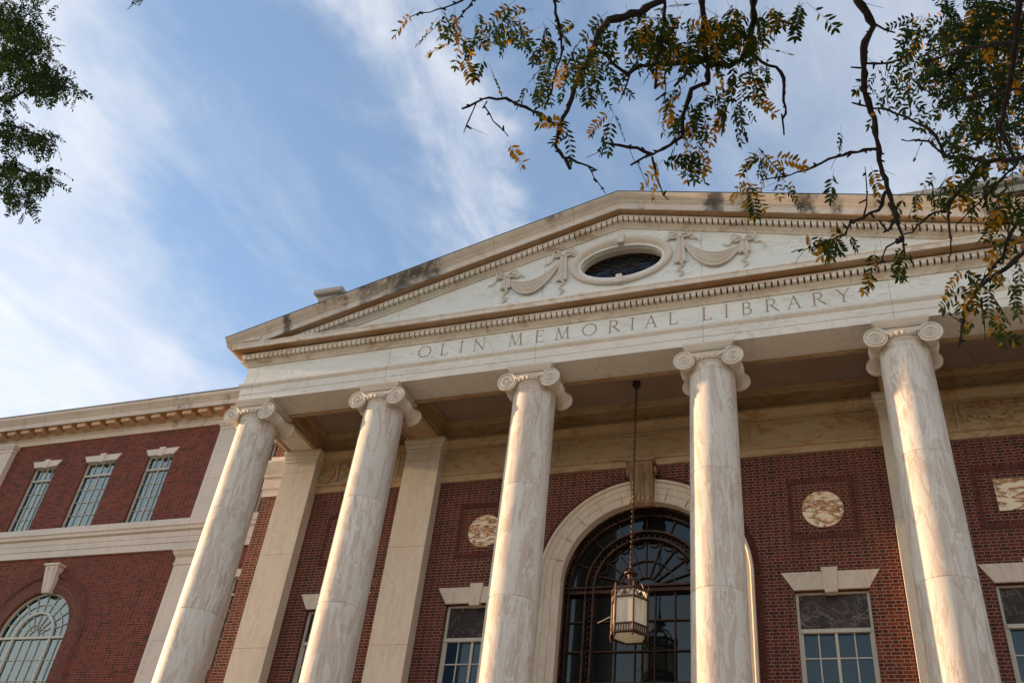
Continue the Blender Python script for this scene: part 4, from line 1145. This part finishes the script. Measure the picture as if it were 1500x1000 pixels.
# ------------------------------------------------------------------ hanging lantern
LX, LY = -.004, .372
lan = empty('hanging_lantern', 'hexagonal bronze lantern with frosted panes hanging on a long chain in front of the arch', 'lantern', W((LX, LY, -1.48)))
mb = MB(); mb.lathe((LX, LY, .118), [(.006, -.02), (.012, -.012), (.022, .0), (.026, .015), (.026, .032)], 16)
mb.build('ceiling_canopy', M['iron'], lan, smooth=True)
mb = MB(); z = .105; k = 0
while z > -1.055:
    h = .0155; a = 0 if k % 2 == 0 else math.pi/2; pts = []
    for i in range(11):
        t = 2*math.pi*i/10; pts.append((LX+.0062*math.cos(t)*math.cos(a), LY+.0062*math.cos(t)*math.sin(a), z-h*.55+h*.62*math.sin(t)))
    mb.tube(pts, .0022, 5, caps=False); z -= h*1.0; k += 1
mb.build('chain', M['iron'], lan)
mb = MB(); mb.lathe((LX, LY, -1.13), [(.004, -.035), (.010, -.03), (.016, -.015), (.020, .0), (.036, .006), (.038, .012), (.020, .020), (.016, .035), (.008, .045), (.010, .058), (.004, .07), (.003, .085)], 20)
ROT = R_(-6)
def hx(r, a): return (LX+r*math.cos(a), LY+r*math.sin(a))
HA = [ROT+R_(60*i) for i in range(6)]
Rb = .100; zt1, zb1 = -1.232, -1.470
for a in HA:
    x, y = hx(Rb, a)
    pts = [(LX+.012*math.cos(a), LY+.012*math.sin(a), -1.165)]
    for t in range(1, 9):
        q = t/8; r = .012+(Rb*.86-.012)*q; zz = -1.165-.03*q+.026*math.sin(q*math.pi*1.15)-.030*q*q
        pts.append((LX+r*math.cos(a), LY+r*math.sin(a), zz))
    pts.append((x, y, zt1)); mb.tube(pts, .0042, 6)
    mb.tube([(x, y, zt1+.0), (x+.004*math.cos(a), y+.004*math.sin(a), zt1+.028)], [.006, .003], 6)
mb.build('crown_scrolls', M['iron'], lan, smooth=True)
mb = MB()
for i in range(6):
    a0, a1 = HA[i], HA[(i+1) % 6]
    x, y = hx(Rb, a0); mb.tube([(x, y, zt1), (x, y, zb1)], .0062, 6); mb.lathe((x, y, zb1-.018), [(.002, -.006), (.006, 0), (.004, .01), (.006, .018)], 8)
    p0, p1 = Vector(hx(Rb, a0)), Vector(hx(Rb, a1)); mid = (p0+p1)/2; dr = (p1-p0); ln = dr.length; dr.normalize(); nn = Vector((mid.x-LX, mid.y-LY)).normalized()
    for (z0, z1, dn) in ((zt1-.006, zt1+.004, .006), (zt1-.052, zt1-.045, .002), (zb1+.040, zb1+.047, .002), (zb1-.004, zb1+.006, .006)):
        mb.obox((mid.x, mid.y, (z0+z1)/2), (dr.x, dr.y, 0), (nn.x, nn.y, 0), (0, 0, 1), ln/2, .004+dn, (z1-z0)/2)
    for k in range(7):
        q = p0+(p1-p0)*((k+.5)/7); mb.obox((q.x, q.y, zb1+.023), (dr.x, dr.y, 0), (nn.x, nn.y, 0), (0, 0, 1), .0026, .003, .019)
    for k in range(3):
        qa = p0+(p1-p0)*(k/3); qb = p0+(p1-p0)*((k+1)/3); qm = (qa+qb)/2
        mb.tube([(qa.x, qa.y, zt1-.044), (qm.x, qm.y, zt1-.008), (qb.x, qb.y, zt1-.044)], .0026, 5)
    mb.obox((mid.x, mid.y, zt1-.026), (dr.x+0, dr.y, .9), (nn.x, nn.y, 0), (-dr.x, -dr.y, .9), .010, .003, .010)
mb.build('lantern_frame', M['iron'], lan)
mb = MB()
for i in range(6):
    p0, p1 = Vector(hx(Rb-.004, HA[i])), Vector(hx(Rb-.004, HA[(i+1) % 6]))
    mb.add([(p0.x, p0.y, zb1), (p1.x, p1.y, zb1), (p1.x, p1.y, zt1), (p0.x, p0.y, zt1)], [(0, 1, 2, 3)])
mb.add([(*hx(Rb-.006, a), zb1-.001) for a in HA], [(0, 1, 2, 3, 4, 5)])
mb.build('frosted_panes', M['frost'], lan, fix=False)
mb = MB(); mb.tube([(LX-.10, LY-.02, -1.365), (LX-.165, LY-.03, -1.402)], .0022, 5); mb.build('hold_rod', M['frame'], lan)

# ------------------------------------------------------------------ ground
def sheet(name, pts, z, mat, label=None):
    me = bpy.data.meshes.new(name); me.from_pydata([(x, y, z) for x, y in pts], [], [tuple(range(len(pts)))]); me.materials.append(mat)
    o = bpy.data.objects.new(name, me); col.objects.link(o); o['kind'] = 'structure'; return o
M['grass'] = plain('lawn_grass', (.065, .085, .025), .95, 0, (.10, .10, .035), 3)
M['paving'] = plain('path_paving', (.42, .37, .31), .9, 0, (.36, .32, .27), 2)
sheet('ground', [(-900, -900), (900, -900), (900, 900), (-900, 900)], 0.0, M['grass'])
sheet('path', [(-5, -60), (5, -60), (5, -3.6), (-5, -3.6)], 0.004, M['paving'])
sheet('terrace', [(-40, -9), (40, -9), (40, -3.9), (-40, -3.9)], 0.008, M['paving'])

# ------------------------------------------------------------------ trees
def pt(px, py, dist):
    w = (d_*FPX + r_*(px-750) - u_*(py-500)).normalized(); return CAM + w*dist
DOWN = Vector((0, 0, -1))
def leaflet(mb, p, dr, up, ln, wd):
    side = dr.cross(up)
    if side.length < 1e-4: side = dr.orthogonal()
    side.normalize(); n_ = side.cross(dr).normalized()
    a = p; b1 = p+dr*ln*.32+side*wd*.5+n_*wd*.10; b2 = p+dr*ln*.70+side*wd*.40+n_*wd*.08; t = p+dr*ln
    c1_ = p+dr*ln*.32-side*wd*.5+n_*wd*.10; c2_ = p+dr*ln*.70-side*wd*.40+n_*wd*.08; mm = p+dr*ln*.5
    mb.add([a, b1, b2, t, c2_, c1_, mm], [(0, 1, 6), (1, 2, 6), (2, 3, 6), (3, 4, 6), (4, 5, 6), (5, 0, 6)])
def compound(rd, G, Yl, St, p, dr, ln, pairs, ll, yfrac, wd=.36):
    """a pinnate leaf: curved stalk with opposite leaflets"""
    up = Vector((rd.uniform(-1, 1), rd.uniform(-1, 1), rd.uniform(-1, 1))).normalized()
    side = dr.cross(up).normalized(); pts = []; q = p.copy(); dd = dr.copy()
    yel = rd.random() < yfrac
    for i in range(pairs+1):
        pts.append(q.copy()); dd = (dd + DOWN*.07 + side*rd.uniform(-.05, .05)).normalized(); q = q+dd*(ln/pairs)
        if i >= 1 or pairs < 4:
            for s_ in (-1, 1):
                if rd.random() < .1: continue
                fw = rd.uniform(.35, .8); ld = (side*s_ + dd*fw + DOWN*.15 + up*rd.uniform(-.35, .35)).normalized()
                tgt = Yl if (yel and rd.random() < .85) or (not yel and yfrac > 0 and rd.random() < .05) else G
                leaflet(tgt, q, ld, side.cross(ld) if rd.random() < .7 else up, ll*rd.uniform(.8, 1.15), ll*wd*rd.uniform(.8, 1.1))
    tgt = Yl if yel else G
    leaflet(tgt, q, dd, up, ll, ll*wd); pts.append(q+dd*ll*.1)
    St.tube(pts, ln*.0055, 3, caps=False)

def limb_from(rd, BR, pts_px, w0, w1, dist_fn, knobs=True, spurs=None, pxscale=1.0):
    P3 = []; sub = []
    for i in range(len(pts_px)-1):
        (ax, ay), (bx_, by_) = pts_px[i], pts_px[i+1]; K = max(1, int(math.hypot(bx_-ax, by_-ay)/9))
        for k in range(K): t = k/K; sub.append((ax+(bx_-ax)*t, ay+(by_-ay)*t))
    sub.append(pts_px[-1]); n = len(sub); rad = []
    for i, (x, y) in enumerate(sub):
        j = 1.6 if 0 < i < n-1 else 0
        dd = dist_fn(x, y); P3.append(pt(x+rd.uniform(-j, j), y+rd.uniform(-j, j), dd+rd.uniform(-.01, .01)))
        w = (w0+(w1-w0)*i/(n-1)); rad.append(w/2/FPX*dd*(1+(rd.uniform(-.15, .55) if knobs else 0)))
    BR.tube(P3, rad, 7)
    return sub
def in_frame(p, mg=70):
    q = p - CAM; z = q.dot(d_)
    if z <= .05: return False
    x = 750 + FPX*q.dot(r_)/z; y = 500 - FPX*q.dot(u_)/z
    return -mg < x < 1500+mg and -mg < y < 1000+mg
def seg_out(a, b): return not any(in_frame(a.lerp(b, t/8), 10) for t in range(9))
def bend(rd, a, b, sag, n=9):
    d0 = (b-a); side = d0.cross(Vector((0, 0, 1))).normalized(); k1 = rd.uniform(-.12, .12)*d0.length; pts = []
    for i in range(n+1):
        t = i/n; pts.append(a.lerp(b, t) + Vector((0, 0, sag*4*t*(1-t))) + side*k1*math.sin(math.pi*t) + Vector([rd.uniform(-.05, .05) if 0 < i < n else 0 for _ in range(3)]))
    return pts
def crown(rd, BR, G, YL, ST, hub, blobs, yf, leafn):
    '''limbs and leaf sprays of the part of the crown that lies outside the photograph'''
    for (c, r, nl) in blobs:
        c = Vector(c)
        path_ = bend(rd, hub, c, .5)
        if all(not in_frame(q, 20) for q in path_): BR.tube(path_, [.12-.09*i/9 for i in range(10)], 8)
        for k in range(int(nl*2.2)):
            tip = c + Vector((rd.gauss(0, .62)*r, rd.gauss(0, .62)*r, rd.gauss(0, .45)*r))
            if in_frame(tip, 110): continue
            if k % 2 == 0:
                st_ = path_[rd.randint(5, 9)]; pp_ = bend(rd, st_, tip, .12, 5)
                if all(not in_frame(q, 20) for q in pp_): BR.tube(pp_, [.020-.003*i for i in range(6)], 5)
            for j in range(leafn):
                q = tip + Vector((rd.gauss(0, .22), rd.gauss(0, .22), rd.gauss(0, .16)))
                if in_frame(q, 80): continue
                dv = Vector((rd.uniform(-1, 1), rd.uniform(-1, 1), rd.uniform(-1.1, .2))).normalized()
                compound(rd, G, YL, ST, q, dv, rd.uniform(.16, .28), rd.randint(4, 6), rd.uniform(.05, .07), yf, .42)
rd = random.Random(11)
tree = empty('locust_tree', 'near locust tree whose dark twisting branches and green and yellow leaves hang over the portico', 'tree', (8.2, -16.5, 0))
BR = MB(); ST = MB(); G = MB(); YL = MB()
def distR(x, y): return 4.6 + .0006*(x-900) + .35*math.sin(x*.006+1)+.25*math.sin(y*.009)
def T1(*q): return [(580+x/3.226, y/3.226) for x, y in q]
def T2(*q): return [(1040+x/3.226, y/3.226) for x, y in q]
def T3(*q): return [(1060+x/3.334, 220+y/3.334) for x, y in q]
br = [
 ([(1130, -260), (1060, -120)]+T1((1260, 0), (1150, 60), (1010, 95), (960, 150), (930, 250), (880, 340), (845, 420), (820, 500), (780, 580)), 15, 4.5),
 (T1((780, 580), (765, 650), (748, 690), (790, 742), (850, 762), (950, 805)), 5, 2.2),
 (T1((800, 750), (825, 800)), 3.5, 4),
 (T1((905, 780), (950, 860), (990, 915)), 1.6, .9),
 (T1((310, 515), (380, 480), (440, 465), (520, 465), (570, 495), (650, 520), (740, 580), (790, 590)), 2.2, 4.5),
 (T1((380, 485), (350, 560), (320, 630)), 2.2, .9), (T1((430, 480), (420, 500), (460, 570), (530, 645)), 2.6, 1),
 ([(820, -160)]+T1((750, 0), (760, 90), (790, 240), (760, 320), (735, 420), (710, 480), (655, 520)), 5, 2),
 (T1((1450, 285), (1300, 305), (1150, 315), (1090, 350), (1040, 310), (985, 250), (930, 240)), 6, 3.5),
 ([(1120, -300), (1045, -150)]+T1((1450, 0), (1455, 150), (1470, 300), (1478, 390)), 10, 6.5),
 (T1((1478, 392), (1400, 420), (1370, 500), (1350, 560), (1355, 650), (1290, 690), (1210, 730), (1110, 780)), 6.5, 2.2),
 (T1((1210, 730), (1140, 700), (1060, 685), (1005, 680)), 3.6, 2.8), (T1((1210, 740), (1235, 830), (1265, 920), (1290, 945)), 3.4, 1.4),
 (T1((1000, 700), (900, 745)), 1.2, .6),
 ([(1030, -160)]+T1((1270, 0), (1270, 100), (1240, 250), (1225, 420)), 5, 3), (T1((1270, 350), (1275, 500)), 2, 1), (T1((1450, 290), (1390, 330), (1315, 410)), 4, 2.6),
 (T1((1105, 350), (1080, 440), (1050, 490)), 2.4, 1),
 ([(1160, -260)]+T2((210, 0), (205, 100), (185, 220), (140, 280), (90, 310), (0, 305)), 10, 6.5),
 (T2((185, 240), (240, 290), (310, 320), (350, 370), (350, 450), (355, 540), (345, 560), (350, 640)), 5, 2),
 ([(1320, -330), (1270, -150)]+T2((690, 0), (740, 60), (775, 120), (735, 190), (725, 290), (735, 440), (775, 560), (795, 690), (805, 790), (840, 880), (865, 960), (890, 1060)), 10.5, 5),
 (T2((780, 115), (830, 140), (875, 155)), 3, 1.6), (T2((735, 320), (665, 318)), 3.4, 1.6), (T2((740, 300), (850, 300), (900, 280), (960, 240)), 3, 1.6),
 (T2((795, 705), (730, 710), (600, 740), (530, 770), (440, 810), (350, 835), (240, 850)), 4.2, 1.4), (T2((345, 830), (290, 770), (230, 700)), 1.8, .9),
 (T2((670, 485), (780, 510), (870, 530), (960, 575), (1040, 610), (1090, 680), (1105, 740)), 2, 3.6),
 ([(1640, 205)]+T2((1484, 745), (1310, 765), (1200, 745), (1105, 740)), 8, 4), (T2((905, 660), (1030, 670), (1100, 730)), 1.6, 2.4),
 (T2((1310, 765), (1270, 800), (1200, 890), (1140, 945), (1110, 1000)), 5.5, 4.5),
 (T3((815, 260), (850, 350), (875, 430), (882, 530)), 5.5, 1.6), (T3((790, 200), (760, 290), (680, 330), (620, 350), (590, 410), (520, 440), (430, 480), (330, 500)), 4.2, 1),
 (T3((860, 440), (800, 470), (770, 540), (735, 590)), 3, 1), (T3((830, 350), (800, 390), (760, 340)), 3.4, 2.2), (T3((845, 445), (870, 440)), 7, 6),
 (T3((880, 410), (920, 400), (950, 370), (1000, 320), (1090, 290), (1100, 240)), 2, 3.2),
 (T3((1100, 240), (1095, 330), (1110, 430), (1105, 520)), 3.2, 1.4),
 (T3((680, 330), (700, 240), (690, 80)), 2, 1), (T3((700, 240), (660, 260)), 2, 1.5),
 ([(1640, 290)]+T3((1467, 500), (1400, 560), (1330, 610), (1240, 680), (1200, 740), (1170, 830), (1150, 960)), 8.5, 2.4),
 ([(1600, 160)]+T3((1467, 290), (1420, 370), (1380, 460), (1360, 520), (1300, 600), (1250, 660)), 5.5, 2.8),
 (T3((1260, 720), (1270, 850), (1275, 930)), 2.6, 1), (T3((1160, 840), (1085, 790)), 2, 1), (T3((1330, 740), (1370, 800)), 2, .8), (T3((1190, 790), (1250, 760), (1300, 720)), 2, 1.4),
 ([(1560, -160), (1500, -40), (1490, 40), (1480, 120), (1465, 190), (1490, 240)], 9, 4), ([(1600, 40), (1500, 60), (1420, 70), (1350, 95)], 6, 2), ([(1620, 120), (1500, 130), (1440, 140), (1380, 150), (1340, 120)], 6, 1.6),
 ([(1490, 240), (1440, 290), (1400, 330)], 3, 1.2), ([(800, -90), (720, -20), (660, 10), (600, 25)], 4, 1.2), ([(700, -5), (668, 30), (640, 60)], 2.4, 1),
]
allp = []
for pts_, w0, w1 in br:
    sub = limb_from(rd, BR, pts_, w0, w1, distR); allp.append((sub, max(w0, w1)))
    # spurs and knots along the branch
    for (x, y) in sub[1:-1]:
        if rd.random() < .48:
            a = rd.uniform(0, 6.28); l = rd.uniform(3, 9); dd = distR(x, y)
            BR.tube([pt(x, y, dd), pt(x+l*math.cos(a), y+l*math.sin(a), dd)], [2.2/FPX*dd, 1.0/FPX*dd], 5)
        if rd.random() < .10:
            a = rd.uniform(.2, 2.9); l = rd.uniform(15, 50); dd = distR(x, y); x2, y2 = x+l*math.cos(a), y+l*math.sin(a)
            BR.tube([pt(x, y, dd), pt((x+x2)/2+rd.uniform(-4, 4), (y+y2)/2, dd), pt(x2, y2, dd)], [.5/FPX*dd, .4/FPX*dd, .25/FPX*dd], 4)
# scaffold limbs back to the trunk (outside the frame)
hub = Vector((8.2, -16.5, 5.2))
for (x, y) in ((1130, -260), (1120, -300), (1160, -260), (1320, -330), (820, -160), (1030, -160), (800, -90), (1640, 205), (1640, 290), (1600, 160), (1560, -160), (1600, 40), (1620, 120)):
    e = pt(x, y, distR(x, y)); BR.tube(bend(rd, hub, e, .55), [.085-.0072*i for i in range(10)], 8)
tk = MB(); tk.tube([(8.2, -16.5, -.1), (8.25, -16.45, .4), (8.15, -16.5, 2.2), (8.2, -16.52, 4.0), (8.2, -16.5, 5.4)], [.34, .25, .21, .19, .14], 14); tk.build('trunk', M['bark'], tree, metric=True, smooth=True)
clusters = [(655, 22, 28, 18, 9, .45), (690, 48, 26, 24, 8, .35), (745, 22, 52, 18, 16, .25), (715, 85, 12, 14, 2, .3), (770, 55, 20, 22, 5, .2), (805, 45, 16, 22, 4, .1), (850, 78, 34, 22, 12, .3), (930, 30, 55, 22, 26, .35), (985, 55, 52, 30, 34, .35),
 (1058, 35, 50, 34, 34, .5), (1090, 85, 28, 40, 16, .5), (1045, 135, 42, 30, 20, .6), (1000, 155, 34, 26, 11, .6), (870, 108, 16, 14, 5, .2), (1012, 205, 26, 18, 9, .75), (972, 235, 20, 14, 5, .8), (1130, 15, 44, 12, 10, .5), (1175, 8, 14, 8, 4, .1),
 (738, 208, 6, 4, 1, 1), (826, 178, 10, 8, 3, .8), (775, 122, 16, 8, 3, .3), (895, 165, 12, 10, 3, .4), (880, 60, 26, 20, 6, .2), (800, 95, 20, 10, 4, .1), (1118, 228, 18, 14, 6, .35), (1098, 258, 10, 8, 3, .6), (1140, 262, 8, 5, 2, .1), (1160, 258, 6, 3, 1, 1),
 (1236, 182, 5, 6, 1, 0), (1224, 246, 5, 5, 1, .0), (1304, 118, 10, 14, 3, .1), (1285, 95, 14, 6, 3, .2), (1272, 118, 8, 8, 2, .2), (1288, 82, 10, 4, 1, .2), (1275, 238, 8, 6, 1, 1),
 (1182, 348, 8, 6, 2, 1), (1208, 346, 16, 6, 6, .2), (1220, 350, 10, 5, 3, .9), (1243, 348, 8, 4, 2, .2), (1278, 396, 3, 4, 2, 1.8), (1304, 385, 6, 5, 2, 0), (1290, 362, 8, 5, 2, .1), (1335, 360, 8, 5, 2, .0), (1440, 265, 40, 14, 8, .2), (1345, 278, 24, 10, 5, .3),
 (1470, 300, 26, 24, 12, .35), (1480, 340, 16, 20, 6, .6), (1420, 398, 14, 8, 4, .5), (1408, 425, 10, 14, 4, .1), (1440, 425, 12, 14, 3, 0), (1484, 395, 14, 12, 5, .2), (1475, 460, 8, 10, 2, .1), (1440, 470, 10, 8, 2, .3), (1382, 250, 26, 12, 6, .2), (1420, 225, 30, 14, 6, .3)]
for (cx_, cy_, rx, ry, n, yf) in clusters:
    for i in range(int(n*1.2+.5)):
        x, y = cx_+rd.gauss(0, .6)*rx, cy_+rd.gauss(0, .6)*ry; dd = distR(x, y)+rd.uniform(-.25, .25)
        if 1195 < x < 1268 and 376 < y < 460: continue
        an = rd.gauss(math.pi/2, .75); dv = (r_*math.cos(an) - u_*math.sin(an) + d_*rd.uniform(-.5, .5)).normalized()
        Lp = rd.uniform(26, 52)*(.6 if 1175 < x < 1262 and y > 325 else 1); ln = Lp/FPX*dd
        if any(1200 < x+Lp*q*math.cos(an) < 1264 and 398 < y+Lp*q*math.sin(an)+8*q < 460 for q in (.5, .8, 1.1, 1.3)): continue
        small = rd.random() < .2
        compound(rd, G, YL, ST, pt(x, y, dd), dv, ln*(.6 if small else 1), rd.randint(3, 5) if small else rd.randint(6, 9), rd.uniform(9.5, 13)/FPX*dd, yf*.62)
crown(rd, BR, G, YL, ST, hub, [((7.2, -15.2, 7.6), 1.6, 60), ((6.0, -16.6, 8.0), 1.6, 60), ((8.8, -14.2, 7.0), 1.5, 50), ((9.6, -16.8, 7.4), 1.7, 60), ((7.6, -18.4, 7.2), 1.7, 60), ((5.0, -18.4, 7.6), 1.4, 40), ((8.0, -16.4, 9.0), 1.5, 50)], .25, 4)
BR.build('limb', M['bark'], tree, metric=True, smooth=True)
G.cur = 1; G.add(ST.v, ST.f); G.build('green_foliage', [M['leaf'], M['bark']], tree, metric=True, fix=False); YL.build('yellow_foliage', M['leafy'], tree, metric=True, fix=False)

# denser crown at the upper right: the same kind of tree standing a little farther off
def far_tree(name, label, loc, clusters, dist, seed, leafpx, llpx, mat, yf, limbs, hub, dens=1.0, blobs=()):
    rd = random.Random(seed); t = empty(name, label, 'tree', loc); G = MB(); YL = MB(); ST = MB(); BR = MB()
    for pts_, w0, w1 in limbs: limb_from(rd, BR, pts_, w0, w1, lambda x, y: dist)
    for pts_, w0, w1 in limbs:
        if not (0 < pts_[0][0] < 1500 and 0 < pts_[0][1] < 1000):
            e = pt(*pts_[0], dist); BR.tube(bend(rd, hub, e, .4), [.085-.0075*i for i in range(10)], 8)
    for (cx_, cy_, rx, ry, n) in clusters:
        for i in range(int(n*dens)):
            x, y = cx_+rd.gauss(0, .55)*rx, cy_+rd.gauss(0, .55)*ry; dd = dist+rd.uniform(-.9, .9)
            an = rd.gauss(math.pi/2, .9); dv = (r_*math.cos(an) - u_*math.sin(an) + d_*rd.uniform(-.6, .6)).normalized()
            compound(rd, G, YL, ST, pt(x, y, dd), dv, rd.uniform(*leafpx)/FPX*dd, rd.randint(4, 8), rd.uniform(*llpx)/FPX*dd, yf, .4)
    crown(rd, BR, G, YL, ST, hub, blobs, yf, 4)
    BR.build('limb', M['bark'], t, metric=True, smooth=True)
    tk = MB(); x, y = loc[0], loc[1]; tk.tube([(x, y, -.1), (x, y, .5), (x+.05, y, 3), hub], [.4, .28, .22, .15], 12); tk.build('trunk', M['bark'], t, metric=True, smooth=True)
    G.cur = 1; G.add(ST.v, ST.f); G.build('green_foliage', [mat, M['bark']], t, metric=True, fix=False)
    if len(YL.v): YL.build('yellow_foliage', M['leafy'], t, metric=True, fix=False)
far_tree('locust_tree', 'dense dark green locust crown filling the upper right corner', (10.5, -11.5, 0),
 [(1460, 10, 70, 34, 230), (1395, 35, 44, 30, 90), (1360, 80, 30, 22, 36), (1480, 75, 50, 45, 170), (1415, 85, 50, 34, 90), (1395, 122, 44, 24, 56), (1455, 135, 46, 34, 84), (1490, 165, 28, 50, 70), (1345, 80, 18, 8, 8), (1330, 115, 16, 14, 7), (1365, 150, 16, 14, 9), (1420, 190, 34, 18, 24), (1392, 205, 22, 14, 12), (1470, 220, 30, 26, 30), (1480, 275, 26, 26, 20), (1440, 165, 40, 22, 30), (1375, 190, 12, 12, 5), (1350, 30, 18, 26, 16)],
 7.5, 5, (20, 38), (7, 10), M['leaf2'], .06, [([(1600, -60), (1520, 10), (1450, 50), (1390, 60), (1345, 85)], 7, 1.5), ([(1600, 60), (1510, 95), (1450, 130), (1400, 150), (1360, 165)], 6, 1.3), ([(1600, 160), (1500, 180), (1440, 205), (1400, 220)], 5, 1.2)], Vector((10.5, -11.5, 5.4)), .62, [((8.2, -11.0, 7.6), 1.4, 50), ((9.5, -9.9, 8.2), 1.5, 50), ((10.6, -12.6, 8.9), 1.6, 60), ((12.1, -11.0, 8.0), 1.6, 55), ((9.0, -13.0, 7.9), 1.4, 45)])
far_tree('locust_tree', 'feathery green locust tree whose branch tips hang into the upper left corner', (-8.6, -13.6, 0),
 [(15, 22, 24, 22, 70), (38, 45, 28, 20, 60), (30, 85, 40, 24, 120), (62, 112, 32, 18, 80), (86, 118, 12, 10, 22), (116, 126, 4, 8, 7), (12, 130, 14, 16, 16), (60, 60, 10, 18, 12), (70, 55, 6, 14, 6), (22, 185, 24, 16, 40), (48, 195, 26, 14, 40), (72, 200, 12, 8, 14), (12, 235, 18, 16, 24), (34, 250, 24, 12, 30), (60, 252, 22, 12, 30), (72, 258, 6, 10, 8), (15, 275, 18, 14, 26), (38, 284, 14, 10, 20), (34, 300, 12, 5, 5), (5, 55, 10, 60, 30), (6, 160, 8, 20, 10), (212, -8, 6, 4, 3), (84, -2, 16, 4, 5), (25, 2, 30, 8, 22)],
 11.5, 8, (13, 24), (4.2, 6.5), M['leaf2'], .0, [([(-90, 110), (-30, 130), (10, 148), (45, 128), (85, 125), (125, 135)], 6, 1), ([(-90, 20), (-20, 40), (30, 55), (60, 70)], 7, 1.5), ([(-90, 170), (-20, 178), (30, 188), (75, 205)], 5, 1), ([(-90, 230), (-20, 240), (30, 250), (80, 262)], 5, 1), ([(-60, 270), (0, 280), (40, 295)], 4, 1), ([(-90, -60), (60, -30), (200, -20), (212, -6)], 4, 1)], Vector((-8.6, -13.6, 5.6)), 1.25, [((-5.6, -13.6, 8.4), 1.5, 60), ((-7.0, -12.2, 9.2), 1.6, 65), ((-8.6, -14.4, 9.8), 1.7, 70), ((-10.4, -13.0, 8.6), 1.6, 60), ((-7.2, -15.6, 8.4), 1.5, 55), ((-9.2, -11.6, 7.9), 1.4, 50), ((-5.4, -12.6, 7.0), 1.2, 40)])
